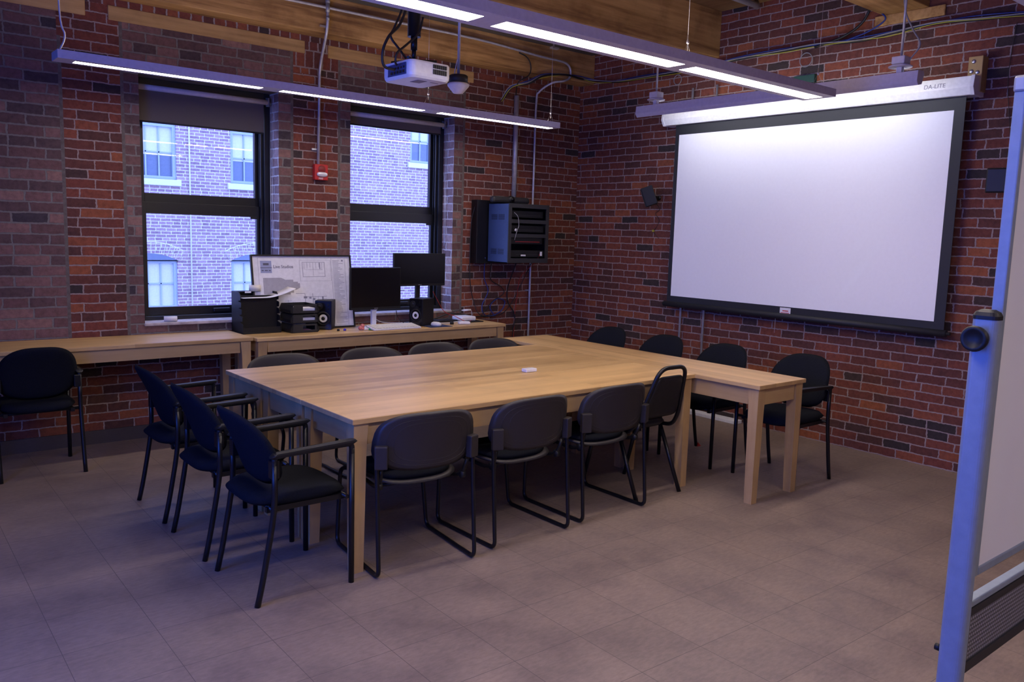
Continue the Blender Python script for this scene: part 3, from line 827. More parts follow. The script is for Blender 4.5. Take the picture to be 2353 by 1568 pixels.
# ------------------------------------------------------------------ projection screen
t = thing('projection_screen', 'white projection screen with black border pulled down on the right wall', 'projection screen', (-.1, -2.65, 1.0))
y0, y1 = -1.33, 1.24     # local y of cloth
sx = .002
m = MB(); m.box((-sx, y0, .03), (sx, y1, 1.72)); m.build('border_cloth', 'screen_black', t)
m = MB(); m.box((-sx-.0012, y0+.075, .098), (-sx, y1-.045, 1.595)); m.build('viewing_surface', 'screen_white', t)
prof = [(-.055, 1.705), (-.055, 1.765), (-.02, 1.835), (.10, 1.835), (.10, 1.69), (-.04, 1.69)]
prof = [(-.075, 1.735), (-.062, 1.81), (.099, 1.81), (.099, 1.685), (-.045, 1.685)]
MB().prism(prof, -1.375, 1.335, MX).build('housing', 'housing_white', t, .003)
m = MB()
for yy in (-1.40, 1.335): m.prism([(a*1.06, 1.75+(b-1.75)*1.06) for a, b in prof], yy, yy+.025, MX)
m.build('end_cap', 'white_plastic', t, .002)
MB().tube([(0, y0-.02, .018), (0, y1+.03, .018)], .026, 14).tube([(0, y0-.045, .018), (0, y1+.05, .018)], .012, 8).build('bottom_bar', 'screen_black', t)
MB().box((-.005, -.09, .032), (-.003, .01, .09)).build('paper_tag', 'paper', t)
m = MB(); m.box((-.0056, -.08, .045), (-.005, -.0, .05)); m.box((-.0056, -.07, .06), (-.005, -.015, .068)); m.build('tag_print', 'red_plastic', t)
MT = Matrix.Translation((-.0705, -1.08, 1.755)) @ Matrix(((0, 0, -1, 0), (-1, 0, 0, 0), (0, 1, 0, 0), (0, 0, 0, 1)))
MT = Matrix.Translation((-.0735, -1.06, 1.748)) @ Matrix(((0, 0.12, -1, 0), (-1, 0, 0, 0), (0, .99, 0.12, 0), (0, 0, 0, 1)))
text_part('maker_lettering', 'DA-LITE', 'ink_light', t, MT, .042)
MB().tube([(0, .05, .0), (.0, .05, -.13)], .0012, 5).build('pull_cord', 'cable_white', t)
m = MB(); m.box((-.09, -4.06, 2.71), (0, -3.965, 2.95), bev=.004)
t = thing('wooden_block', 'bare wooden mounting block at the right end of the screen housing', 'block', (0, 0, 0))
m.build('block', 'block_wood', t)
m = MB()
for y, z in ((-4.0, 2.915), (-3.99, 2.85), (-4.03, 2.84)): m.lathe([(0, 0), (.014, 0), (.014, .004), (.006, .008), (0, .008)], Matrix.Translation((-.09, y, z)) @ Matrix.Rotation(-PI/2, 4, 'Y'), 14)
m.build('bolt', 'silver', t)

# ------------------------------------------------------------------ wall speakers
def wall_speaker(label, loc, rz, tilt, sz=(.115, .12, .185)):
    t = thing('wall_speaker', label, 'loudspeaker', loc, group='small black wall speakers')
    R_ = Matrix.Translation((-.15, 0, 0)) @ Matrix.Rotation(rz, 4, 'Z') @ Matrix.Rotation(tilt, 4, 'Y')
    a, b, c = sz
    MB().box((-a/2, -b/2, -c/2), (a/2, b/2, c/2), M=R_, bev=.008).build('cabinet', 'black_plastic', t)
    MB().box((-a/2-.006, -b/2+.006, -c/2+.008), (-a/2, b/2-.006, c/2-.008), M=R_, bev=.003).build('grille', 'cable_black', t)
    MB().tube([(-.10, 0, 0), (-.05, 0, -.005), (0, 0, -.01)], .011, 8).lathe([(.022, 0), (.022, .012), (.0, .012)], Matrix.Translation((0, 0, -.01)) @ Matrix.Rotation(-PI/2, 4, 'Y'), 14).build('mounting_arm', 'black_metal', t)
    return t
t = wall_speaker('small black speaker tilted down from the wall left of the screen', (0, -1.165, 2.035), -.85, -.36)
MB().tube(smooth_path([(-.06, .0, -.05), (-.01, -.02, -.12), (-.012, .03, -.16), (-.01, -.02, -.22), (-.01, .01, -.29), (-.01, .05, -.33), (-.01, -.0, -.38), (-.01, -.03, -.40)]), .0025, 6).build('speaker_wire', 'cable_black', t)
MB().box((-.018, .036, -.337), (-.004, .056, -.318)).build('wire_cap', 'cable_yellow', t)
t = wall_speaker('small black speaker on the wall right of the screen, half behind the whiteboard', (0, -4.26, 2.095), .25, -.05, (.10, .14, .165))
MB().tube(smooth_path([(-.02, .0, .05), (-.008, .01, .3), (-.008, .06, .7), (-.008, .04, 1.06)]), .002, 5).build('speaker_wire', 'cable_black', t)

# ------------------------------------------------------------------ fire alarm and conduits
t = thing('fire_alarm', 'red fire alarm strobe on the brick pier between the windows', 'fire alarm', (-3.026, 0, 2.105))
MB().box((-.062, -.048, -.066), (.062, 0, .066), bev=.008).build('body', 'alarm_red', t)
MB().lathe([(.034, 0), (.032, .003), (0, .003)], Matrix.Translation((.004, -.048, .024)) @ Matrix.Rotation(PI/2, 4, 'X'), 24).build('sounder', 'alarm_dark', t)
MB().pad(superell(.05, .021, 2.6), lambda a, b, n: Vector((a+.004, -.052-n, b-.018)), .03, p=3).build('strobe_lens', 'strobe', t)
text_part('lettering', 'FIRE', 'white_plastic', t, Matrix.Translation((-.026, -.0486, -.060)) @ Matrix.Rotation(PI/2, 4, 'X'), .022)
t = thing('electrical_conduit', 'bent metal conduit running from the beam down to the fire alarm', 'conduit', (0, 0, 0))
MB().tube(fillet([(-3.066, -.235, 3.42), (-3.066, -.235, 3.24), (-3.035, -.03, 2.96), (-3.048, -.03, 2.172)], .09), .0115, 10).build('pipe', 'galvanised', t)
MB().cyl((-3.066, -.235, 3.36), (-3.066, -.235, 3.43), .017, 10).cyl((-3.066, -.235, 3.30), (-3.066, -.235, 3.33), .015, 10).build('coupling', 'grey_metal', t)
MB().cyl((-3.066, -.235, 3.43), (-3.066, -.235, 3.46), .019, 10).build('cap_fitting', 'cable_grey', t)
MB().box((-3.10, -.02, 2.285), (-3.035, 0, 2.30)).build('pipe_strap', 'silver', t); MB().box((-3.12, -.215, 3.245), (-3.06, -.2, 3.26)).build('pipe_strap', 'silver', t)
single(MB().tube(fillet([(-.902, -.03, 1.95), (-.902, -.03, 3.0)], .05), .0245, 14), 'electrical_conduit', 'galvanised', 'thick vertical conduit rising from the equipment rack to the beam', 'conduit')
t = thing('electrical_conduit', 'thin metal conduit right of the rack looping up along the beam', 'conduit', (0, 0, 0))
MB().tube(smooth_path([(-.652, -.03, .02), (-.650, -.03, 1.2), (-.646, -.03, 2.2), (-.643, -.03, 2.95), (-.630, -.06, 3.07), (-.57, -.18, 3.15), (-.47, -.235, 3.175), (-.39, -.235, 3.215), (-.375, -.235, 3.29), (-.42, -.235, 3.345), (-.53, -.235, 3.362), (-.80, -.235, 3.368), (-1.54, -.23, 3.402), (-2.5, -.23, 3.40), (-3.5, -.23, 3.395), (-5, -.23, 3.39), (-7, -.23, 3.385)], 8), .0115, 9).build('pipe', 'galvanised', t)
m = MB()
for z in (.45, 1.05, 2.75): m.box((-.69, -.02, z), (-.63, 0, z+.015))
m.build('pipe_strap', 'silver', t)
for x, lab in ((-1.527, 'left of two thin conduits rising behind the projection screen'), (-1.797, 'right of two thin conduits rising behind the projection screen')):
    single(MB().tube([(-.03, x, .06), (-.03, x-.0, 3.02)], .011, 9), 'electrical_conduit', 'galvanised', lab, 'conduit', 'conduits behind the screen')
single(MB().tube(smooth_path([(-5, -.225, 3.36), (-4.2, -.225, 3.36), (-3.9, -.225, 3.37), (-3.55, -.235, 3.40), (-3.35, -.235, 3.55), (-3.2, -.235, 3.65)]), .004, 6), 'alarm_cable', 'cable_red', 'red cable drooping along the wooden beam above the left window', 'cable')
single(MB().tube(smooth_path([(-3.30, -.235, 3.66), (-3.14, -.235, 3.60), (-3.078, -.235, 3.50), (-3.07, -.235, 3.45)]), .004, 6), 'alarm_cable', 'cable_red', 'short red cable entering the top of the alarm conduit', 'cable')
# cable runs along the right wall
path = [(-1.10, -.05, 2.93), (-1.05, -.14, 3.05), (-.92, -.235, 3.10), (-.74, -.25, 3.185), (-.45, -.25, 3.235), (-.2, -.22, 3.24), (-.05, -.30, 3.22), (-.035, -.569, 3.189), (-.035, -.917, 3.187), (-.035, -1.55, 3.183), (-.035, -2.02, 3.215), (-.035, -2.45, 3.216), (-.035, -2.77, 3.214), (-.035, -3.134, 3.202), (-.035, -3.371, 3.209), (-.035, -3.687, 3.229), (-.035, -4.01, 3.212), (-.035, -4.5, 3.17)]
for k, (c_, dz, dx, rr, nm) in enumerate((('cable_black', 0, 0, .010, 'thick black cable strung along the top of the right brick wall'), ('cable_blue', .012, -.012, .005, 'blue data cable tied along the black cable on the right wall'), ('cable_yellow', -.008, -.012, .0035, 'thin yellow cable tied under the black cable on the right wall'), ('cable_grey', .004, -.02, .005, 'grey cable tied in front of the black cable on the right wall'))):
    p = [Vector(q)+Vector((dx+.004*math.sin(i*1.7+k), 0, dz+.007*math.sin(i*2.3+k*2))) for i, q in enumerate(path)]
    single(MB().tube(smooth_path(p), rr, 7), 'wall_cable', c_, nm, 'cable')
single(MB().tube(smooth_path([(-.05, -2.75, 3.20), (-.05, -3.0, 3.25), (-.05, -3.15, 3.34), (-.06, -3.22, 3.5), (-.06, -3.24, 3.64)]), .010, 7), 'wall_cable', 'cable_black', 'black cable rising from the wall bundle to the beam end', 'cable')
single(MB().tube(smooth_path([(-.06, -3.02, 3.21), (-.06, -3.2, 3.25), (-.06, -3.32, 3.31), (-.065, -3.30, 3.36), (-.07, -3.22, 3.40)]), .006, 7), 'wall_cable', 'cable_blue', 'blue cable loop hanging below the beam end', 'cable')
for y, rr, lab in ((-2.66, .055, 'larger empty cable ring hanging on the right wall'), (-1.33, .045, 'smaller empty cable ring on the wall near the corner')):
    single(MB().tube([(-.02, y+rr*math.cos(a*PI/12), 3.12+rr*math.sin(a*PI/12)) for a in range(24)], .004, 6, closed=True), 'cable_ring', 'cable_grey', lab, 'cable ring', 'cable rings on the right wall')
single(MB().tube(smooth_path([(-1.06, -.24, 3.36), (-.96, -.24, 3.33), (-.91, -.24, 3.26), (-.93, -.24, 3.17), (-1.03, -.2, 3.09), (-.93, -.05, 3.0)]), .006, 7), 'wall_cable', 'cable_black', 'black cable loop between the beam and the thick conduit', 'cable')
single(MB().box((-.10, -2.27, 0), (0, -.25, .032), bev=.004), 'cable_raceway', 'white_paint', 'low white cable raceway on the floor along the right wall', 'raceway')
# ceiling pipe
t = thing('ceiling_pipe', 'dark grey pipe elbow under the ceiling boards at the right wall', 'pipe', (0, 0, 0))
MB().tube(fillet([(-2.6, -2.28, 3.60), (-.22, -2.28, 3.58), (-.16, -2.26, 3.58), (-.10, -2.2, 3.64)], .03), .024, 12).build('pipe', 'grey_metal', t)
MB().cyl((-.9, -2.28, 3.588), (-.82, -2.28, 3.588), .031, 12).build('coupling', 'grey_metal', t)

# ------------------------------------------------------------------ projector and sensor
t = thing('projector', 'white ceiling projector hanging from a black pole above the table', 'projector', (-3.785, -2.63, 2.445))
Rp = Matrix.Rotation(.03, 4, 'Z')
out = rect_round(.265, .285, .035, 6)
m = MB(); n = len(out); vs = []
for zz, g_ in ((0, .93), (.012, .985), (.026, 1.), (.082, 1.), (.092, .97)):
    vs += [Rp @ Vector((a*g_+.045, b*g_+.02, zz)) for a, b in out]
fs = [tuple(range(n))[::-1], tuple(range(4*n, 5*n))]+[(i+k*n, (i+1) % n+k*n, (i+1) % n+k*n+n, i+k*n+n) for k in range(4) for i in range(n)]
m.add(vs, fs).build('case', 'white_plastic', t, .002)
m = MB()
for k in range(7): m.box((.055+k*.013, -.1265, .030), (.064+k*.013, -.118, .055)); m.box((.055+k*.013, -.1265, .06), (.064+k*.013, -.118, .080))
m.build('vent', 'dark_grey', t)
m = MB(); m.box((-.0905, -.08, .018), (-.085, .10, .078)); m.build('port_panel', 'rack_blue', t)
m = MB()
for k in range(5): m.box((-.0935, -.07+k*.03, .026), (-.0905, -.052+k*.03, .040)); m.box((-.0935, -.07+k*.028, .05), (-.0905, -.058+k*.028, .06))
m.build('port', 'cable_black', t)
m = MB(); m.box((.0, -.06, -.0015), (.06, .02, .0)); m.box((.09, -.05, -.0015), (.14, -.04, 0)); m.build('bottom_label', 'ink_light', t)
m = MB(); m.cyl((.03, .03, .17), (.03, .03, .24), .018, 14); m.cyl((.03, .03, .24), (.03, .03, 1.22), .036, 18); m.cyl((.03, .03, .12), (.03, .03, .18), .012, 12)
m.build('mounting_pole', 'black_metal', t)
m = MB(); m.lathe([(.03, 0), (.05, .004), (.018, .02), (0, .02)], Matrix.Translation((.03, .03, .105)), 16)
for a in (-.9, .5, 2.2, 3.9): m.tube([(.03, .03, .115), (.03+.13*math.cos(a), .03+.13*math.sin(a), .108)], .008, 6)
m.build('mount_bracket', 'black_metal', t)
for k, pts in enumerate([[(-.005, .02, .62), (-.03, .0, .42), (-.09, -.02, .28), (-.17, -.04, .20), (-.20, -.03, .12), (-.185, -.02, .05), (-.12, -.02, .04)],
                         [(-.005, .04, .60), (-.03, .05, .40), (-.08, .05, .28), (-.11, .04, .22), (-.06, .03, .16), (-.02, .03, .12)],
                         [(.06, -.01, .34), (.02, -.03, .25), (-.07, -.05, .17), (-.13, -.06, .12), (-.135, -.05, .075), (-.115, -.03, .065)]]):
    MB().tube(smooth_path(pts, 8), .0075 if k == 0 else .006, 8).build('cable', 'cable_black', t)
t = thing('occupancy_sensor', 'round ceiling occupancy sensor hanging from a thin pipe beside the projector', 'sensor', (-3.24, -2.30, 2.545))
MB().lathe([(0, -.065), (.03, -.060), (.066, -.018), (.068, -.008), (.058, 0), (0, 0)], None, 24).build('sensor_dome', 'white_plastic', t)
MB().lathe([(0, 0), (.058, 0), (.058, .042), (.05, .048), (0, .048)], None, 24).build('mounting_box', 'dark_grey', t)
MB().tube([(0, 0, .048), (0, 0, 1.115)], .009, 10).build('pipe', 'galvanised', t)
MB().tube(smooth_path([(-.03, .0, .05), (-.022, 0, .09), (-.01, 0, .14)]), .003, 6).build('wire', 'cable_white', t)

# ------------------------------------------------------------------ equipment rack
t = thing('equipment_rack', 'black open equipment rack mounted on the brick wall by the corner', 'equipment rack', (-1.02, 0, 1.34))
MB().box((-.39, -.10, .0), (.19, 0, .615), bev=.004).build('wall_bracket', 'black_metal', t)
x0, x1, yb, yf, z0, z1 = -.26, .25, -.115, -.415, .02, .585
m = MB(); m.box((x0, yf, z0), (x0+.006, yb, z1)); m.build('side_panel', 'rack_blue', t)
m = MB()
for zz in (.10, .43):
    for yy in (-.36, -.25):
        for k in range(6): m.box((x0-.0012, yy, zz+k*.009), (x0, yy+.09, zz+k*.009+.004))
m.build('vent_slots', 'black_metal', t)
MB().box((x1-.006, yf, z0), (x1, yb, z1)).build('side_panel', 'black_metal', t)
m = MB(); m.box((x0, yf, z1-.005), (x1, yb, z1)); m.box((x0, yf, z0), (x1, yb, z0+.005)); m.box((x0+.006, yb-.005, z0+.005), (x1-.006, yb, z1-.005))
m.build('casing', 'black_metal', t)
m = MB(); fw = .035
m.box((x0, yf-.012, z0), (x0+fw, yf, z1)); m.box((x1-fw, yf-.012, z0), (x1, yf, z1)); m.box((x0+fw, yf-.012, z1-.04), (x1-fw, yf, z1)); m.box((x0+fw, yf-.012, z0), (x1-fw, yf, z0+.045))
m.box((x0+fw, yf-.010, .40), (x1-fw, yf, .435)); m.box((x0+fw, yf-.010, .265), (x1-fw, yf, .30))
m.build('front_frame', 'dark_grey', t)
for zz, dy in ((.455, .03), (.315, .02), (.20, .03), (.075, .01)):
    m = MB(); m.box((x0+fw+.004, yf+dy, zz), (x1-fw-.004, yb-.02, zz+.065), bev=.003)
    e = m.build('rack_unit', 'black_plastic', t)
    MB().box((x0+.12, yf+dy-.001, zz+.02), (x1-.08, yf+dy, zz+.026)).build('display_strip', 'cable_red' if zz < .3 and zz > .1 else 'dark_grey', e)
MB().box((-.10, yf-.016, .085), (-.04, yf-.010, .10), bev=.002).build('white_label', 'white_plastic', t)
MB().box((.145, yf-.02, .09), (.165, yf-.012, .13), M=None).build('white_switch', 'white_plastic', t)
MB().lathe([(0, -.008), (.012, -.006), (.014, 0), (0, .002)], Matrix.Translation((-.17, yf-.012, .335)) @ Matrix.Rotation(PI/2, 4, 'X'), 12).build('power_knob', 'white_plastic', t)
MB().tube(smooth_path([(-.20, yf-.015, .50), (-.165, yf-.03, .46), (-.15, yf-.03, .38), (-.17, yf-.03, .33), (-.19, yf-.02, .24)]), .003, 6).build('patch_cable', 'cable_grey', t)
single(MB().box((-.04, -2.76, 2.93), (0, -2.57, 2.995), bev=.004), 'junction_box', 'dark_green', 'dark green box on the brick wall just above the screen wash light', 'box')
t2 = thing('conference_camera', 'black camera bar with central lens lying on the equipment rack', 'camera', (-1.09, -.20, 1.927))
MB().box((-.235, -.035, .004), (.235, .035, .068), bev=.024).build('speaker_bar', 'dark_grey', t2)
MB().lathe([(0, .0), (.034, .0), (.036, .02), (.03, .045), (0, .048)], Matrix.Translation((-.005, .0, .042)) @ Matrix.Rotation(PI/2, 4, 'X'), 24).build('lens_ring', 'black_plastic', t2)
MB().lathe([(0, 0), (.017, 0), (.015, .006), (0, .008)], Matrix.Translation((-.005, -.048, .042)) @ Matrix.Rotation(PI/2, 4, 'X'), 18).build('lens', 'black_gloss', t2)
wires = [([(-1.40, -.06, 1.93), (-1.43, -.03, 1.7), (-1.43, -.03, 1.2), (-1.38, -.04, .95), (-1.33, -.08, .83), (-1.2, -.1, .83)], 'cable_black', .0045, 'black cable hanging left of the equipment rack'),
         ([(-1.30, -.1, 1.4), (-1.26, -.04, 1.2), (-1.20, -.03, 1.06), (-1.27, -.03, .92), (-1.25, -.04, .83), (-1.15, -.04, .81), (-1.02, -.03, .86), (-.98, -.03, .95), (-1.08, -.03, .98), (-1.17, -.03, .90), (-1.1, -.03, .80)], 'cable_blue', .005, 'dark blue cable looped in a circle below the equipment rack'),
         ([(-1.22, -.1, 1.36), (-1.17, -.03, 1.18), (-1.03, -.03, 1.10), (-1.0, -.03, 1.03), (-1.15, -.03, .95), (-1.3, -.06, .82)], 'cable_black', .0045, 'black cable crossing the bricks under the equipment rack'),
         ([(-.98, -.2, 1.36), (-.96, -.05, 1.1), (-.94, -.03, .95), (-.86, -.03, .84), (-.84, -.03, .76), (-.86, -.03, .6), (-.86, -.03, .1)], 'cable_black', .006, 'thick black cable running from the rack down to the floor'),
         ([(-.86, -.42, 1.46), (-.87, -.35, 1.36), (-.84, -.10, 1.2), (-.82, -.03, .98), (-.84, -.03, .84), (-.86, -.03, .3)], 'cable_red', .003, 'thin red cable hanging from the front of the rack'),
         ([(-.78, -.2, 1.36), (-.80, -.05, 1.1), (-.9, -.03, .92), (-1.05, -.05, .82), (-1.3, -.1, .81)], 'cable_black', .004, 'thin black cable sloping from the rack to the desk end')]
for pts, mt, rr, lab in wires: single(MB().tube(smooth_path(pts, 8), rr, 7), 'hanging_cable', mt, lab, 'cable')

# ------------------------------------------------------------------ things on the wall desk (surface z=.79)
D = .79
# framed floor plan
t = thing('framed_floor_plan', 'large framed architectural floor plan leaning on the wall between the windows', 'poster', (-3.21, -.155, D+.002))
Ml = Matrix.Rotation(-.16, 4, 'X')
W_, H_ = .45, .625
m = MB()
for a, b in (((-W_, -.01, 0), (-W_+.013, .012, H_)), ((W_-.013, -.01, 0), (W_, .012, H_)), ((-W_+.013, -.01, H_-.013), (W_-.013, .012, H_)), ((-W_+.013, -.01, 0), (W_-.013, .012, .013))): m.box(a, b, M=Ml)
m.build('frame', 'black_plastic', t)
MB().box((-W_+.013, -.001, .013), (W_-.013, .006, H_-.013), M=Ml).build('print', 'paper', t)
def prn(nm, rects, mat):
    m = MB()
    for a, b, c, d in rects: m.box((a, -.0022, b), (c, -.001, d), M=Ml)
    return m.build(nm, mat, t)
prn('logo_block', [(-.37, .475, -.275, .575)], 'poster_blue')
m = MB()
for a, b, c, d in [(-.347, .538, -.299, .556), (-.372, .516, -.273, .521), (-.362, .492, -.345, .499), (-.335, .492, -.31, .499), (-.30, .492, -.285, .499)]: m.box((a, -.003, b), (c, -.0022, d), M=Ml)
m.build('logo_print', 'ink', t)
text_part('title_lettering', 'Live Studios', 'ink', t, Ml @ Matrix.Translation((-.262, -.0022, .515)) @ Matrix.Rotation(PI/2, 4, 'X'), .036)
# grey plan silhouette
m = MB(); sil = [(-.355, .30), (-.355, .435), (-.20, .435), (-.165, .418), (-.095, .418), (-.095, .40), (-.055, .40), (-.055, .388), (-.038, .388), (-.038, .35), (-.07, .335), (-.095, .335), (-.095, .31), (-.125, .31), (-.125, .296), (-.30, .296)]
m.prism(sil, .001, .0022, Ml @ Matrix(((1, 0, 0, 0), (0, 0, -1, 0), (0, 1, 0, 0), (0, 0, 0, 1)))).build('plan_silhouette', 'poster_grey', t)
rnd = random.Random(3); lines = []
def rectl(a, b, c, d, w_=.0018): return [(a, b, c, b+w_), (a, d-w_, c, d), (a, b, a+w_, d), (c-w_, b, c, d)]
lines += rectl(-.39, .02, .425, .60, .0012)+rectl(-.03, .405, .255, .58, .0012)+rectl(-.005, .44, .20, .565, .003)
for k in range(7): x = .01+k*.027; lines += [(x, .50+.01*(k % 3), x+.0015, .56)]
lines += [(.02, .50, .18, .5015), (.09, .45, .0915, .53), (.14, .47, .195, .4715), (.15, .505, .158, .56)]
lines += [(.02, .27, .20, .273), (.07, .20, .073, .30), (-.08, .30, .0, .303), (-.0, .22, .003, .30), (-.09, .22, -.03, .2215), (.12, .19, .1215, .27), (.155, .19, .17, .27), (.18, .2, .2, .203), (-.18, .24, -.12, .242), (-.15, .2, -.148, .25)]
for k in range(40):
    a, b = rnd.uniform(-.34, .19), rnd.uniform(.08, .27); lines.append((a, b, a+rnd.choice((.0015, .02, .03)), b+rnd.choice((.0015, .018))))
prn('plan_lines', lines, 'ink_light')
rows = []
for k in range(46):
    z = .575-k*.0118; rows.append((.275, z, .275+rnd.uniform(.04, .11), z+.003))
rows += [(.262, .02, .2633, .60), (.39, .02, .3915, .60), (.36, .57, .375, .585)]
prn('notes_text', rows, 'ink_light')

# big letter sorter
t = thing('letter_sorter', 'large black letter sorter at the left end of the monitor desk', 'letter sorter', (-3.645, -.14, D+.001))
m = MB(); hx = .155; yb, yf = .115, -.12
m.box((-hx, yf, 0), (hx, yb, .012)); m.box((-hx, yb-.008, .012), (hx, yb, .325)); m.box((-hx, yb-.06, .317), (hx, yb, .325))
m.build('body', 'black_plastic', t, .002)
for s_ in (-1, 1):
    out = [(yb, 0), (yf, 0), (yf, .07), (yf+.01, .075)]
    for k in range(4):
        z = .085+k*.055; out += [(yf+.07+k*.012, z+.005), (yf+.015+k*.012, z+.014), (yf+.012+k*.012, z+.045), (yf+.02+k*.012, z+.052)]
    out += [(yf+.08, .325), (yb, .325)]
    MB().prism(out, s_*hx-.003, s_*hx+.003, Matrix(((0, 0, 1, 0), (1, 0, 0, 0), (0, 1, 0, 0), (0, 0, 0, 1)))).build('side_panel', 'black_plastic', t)
MB().box((-hx+.004, yf+.070, .012), (hx-.004, yf+.078, .30)).box((-hx+.004, yf+.004, .012), (hx-.004, yf+.010, .05)).build('front_panel', 'black_plastic', t)
for k in range(5):
    z = .03+k*.058; MB().box((-hx+.003, yf+.09+k*.004, z), (hx-.003, yb-.008, z+.004)).build('shelf', 'black_plastic', t)
MB().box((-hx+.05, yf+.09, .318), (-hx+.10, yf+.088, .332)).build('label_strip', 'paper', t)
t = thing('tape_roll', 'cream and white tape roll on top of the letter sorter', 'tape roll', (-3.635, -.09, D+.327))
MB().lathe([(.046, 0), (.046, .05), (.03, .05), (.03, 0), (.046, 0)], None, 24).build('tape', 'cream', t)
MB().lathe([(.03, 0), (.03, .05), (.026, .05), (.026, 0), (.03, 0)], None, 24).build('core', 'paper', t)
# curled sheet
m = MB(); vs = []; nn = 14
for i in range(nn+1):
    a = i/nn; x = -.20+.44*a; z = .012+.075*max(0, a-.45)**1.6*2.4
    vs += [(x, -.09, z), (x, .07, z+.006*a)]
fs = [(2*i, 2*i+2, 2*i+3, 2*i+1) for i in range(nn)]
m.add(vs, fs, 0, True)
o = m.build('curled_paper', 'paper', None); o.location = (-3.60, -.175, D+.272); md = o.modifiers.new('s', 'SOLIDIFY'); md.thickness = .0008
tag(o, 'curled white sheet of paper sticking out of the letter sorter', 'paper')

def tray_stack(label, loc, rz, n, w_=.25, d_=.30):
    for k in range(n):
        t = thing('letter_tray', label[k], 'letter tray', (loc[0], loc[1], loc[2]+k*.078), rz, 'stacked letter trays')
        m = MB(); hx, hy, h = w_/2, d_/2, .072
        m.box((-hx+.012, -hy, 0), (hx-.012, hy, .004))
        for s_ in (-1, 1):
            vs = [(s_*(hx-.012), -hy, 0), (s_*hx, -hy, .012), (s_*hx, -hy, .03), (s_*(hx-.02), -hy, h), (s_*(hx-.024), -hy, h), (s_*(hx-.018), -hy, 0)]
            vs += [(a, hy, c) for a, b, c in vs]
            fs = [tuple(range(6)), tuple(range(6, 12))]+[(i, (i+1) % 6, (i+1) % 6+6, i+6) for i in range(6)]
            m.add(vs, fs)
        m.box((-hx+.02, hy-.004, 0), (hx-.02, hy, h))
        m.build('tray_body', 'black_plastic', t)
        m = MB(); m.box((-hx+.018, -hy-.004, .004), (hx-.018, -hy, .022)); m.box((-hx+.024, -hy-.004, h-.016), (hx-.024, -hy, h-.002)); m.box((-hx+.018, -hy-.004, .022), (-.02, -hy, h-.016)); m.box((hx-.04, -hy-.004, .022), (hx-.024, -hy, h-.016))
        m.build('front_lip', 'dark_grey', t, .002)
        MB().box((-hx+.03, -hy+.01, .0045), (hx-.03, hy-.02, .012+.03*(k != 0))).build('papers', 'paper', t)
tray_stack(['black letter tray at the bottom of the right stack, pink slip inside', 'black letter tray in the middle of the right stack', 'black letter tray on top of the right stack'], (-3.325, -.245, D+.001), 0., 3, .25, .22)
single(MB().box((-3.33, -.352, D+.0135), (-3.27, -.29, D+.022)), 'paper_slip', 'pink_paper', 'pink slip lying in the bottom letter tray', 'paper')

def monitor_speaker(label, loc, rz):
    t = thing('monitor_speaker', label, 'loudspeaker', loc, rz, 'black desk speakers')
    MB().box((-.07, -.095, 0), (.07, .095, .245), bev=.005).build('cabinet', 'black_plastic', t)
    MB().box((-.068, -.099, .003), (.068, -.095, .242), bev=.001).build('baffle', 'black_gloss', t)
    RX = lambda x, z, y=-.099: Matrix.Translation((x, y, z)) @ Matrix.Rotation(PI/2, 4, 'X')
    MB().lathe([(.058, 0), (.058, .004), (.05, .004), (.044, -.002), (.034, -.002)], RX(0, .095), 28).lathe([(.034, -.001), (0, -.001)], RX(0, .095), 20).build('woofer_surround', 'black_plastic', t)
    MB().lathe([(.034, .001), (.030, .003), (.018, .0), (.018, -.0005)], RX(0, .095), 28).build('woofer_cone', 'white_plastic', t)
    MB().lathe([(.017, 0), (.012, .005), (0, .007)], RX(0, .095), 18).build('dust_cap', 'black_plastic', t)
    MB().lathe([(.030, 0), (.030, .003), (.024, .003), (.012, .0), (.01, .003), (0, .005)], RX(-.032, .195), 24).build('tweeter', 'black_plastic', t)
    for zz in (.212, .172): MB().lathe([(.010, .0006), (0, .0006)], RX(.04, zz), 14).build('bass_port', 'cable_black', t)
    MB().box((-.045, -.1, .012), (.045, -.0995, .03)).build('badge', 'dark_grey', t)
    return t
monitor_speaker('small desk speaker with white cone in front of the floor plan', (-3.05, -.165, D+.001), -math.radians(37))
monitor_speaker('small desk speaker turned sideways below the raised monitor', (-2.155, -.285, D+.001), -math.radians(66))

def monitor(label, loc, w_, h_, zc, black, rz=0.):
    t = thing('computer_monitor', label, 'monitor', loc, rz)
    fm = 'black_plastic'
    MB().box((-w_/2, -.015, zc-h_/2), (w_/2, .015, zc+h_/2), bev=.004).build('casing', fm, t)
    MB().box((-w_/2+.008, -.0165, zc-h_/2+.022), (w_/2-.008, -.015, zc+h_/2-.008)).build('display', 'screen_glass', t)
    MB().box((-.018, -.0168, zc-h_/2+.008), (.018, -.015, zc-h_/2+.013)).build('badge', 'grey_metal', t)
    sm = 'black_plastic' if black else 'white_plastic'
    MB().box((-.022, .015, .01), (.022, .045, zc+.03), bev=.004).build('stand_column', sm, t)
    MB().box((-.12, -.05, 0), (.12, .085, .010), bev=.004).build('stand_base', sm, t)
    return t
monitor('black computer monitor on a white stand beside the framed plan', (-2.645, -.30, D+.001), .495, .362, .343, False)
monitor('raised black computer monitor standing behind the sideways speaker', (-2.095, -.145, D+.001), .555, .298, .495, True)
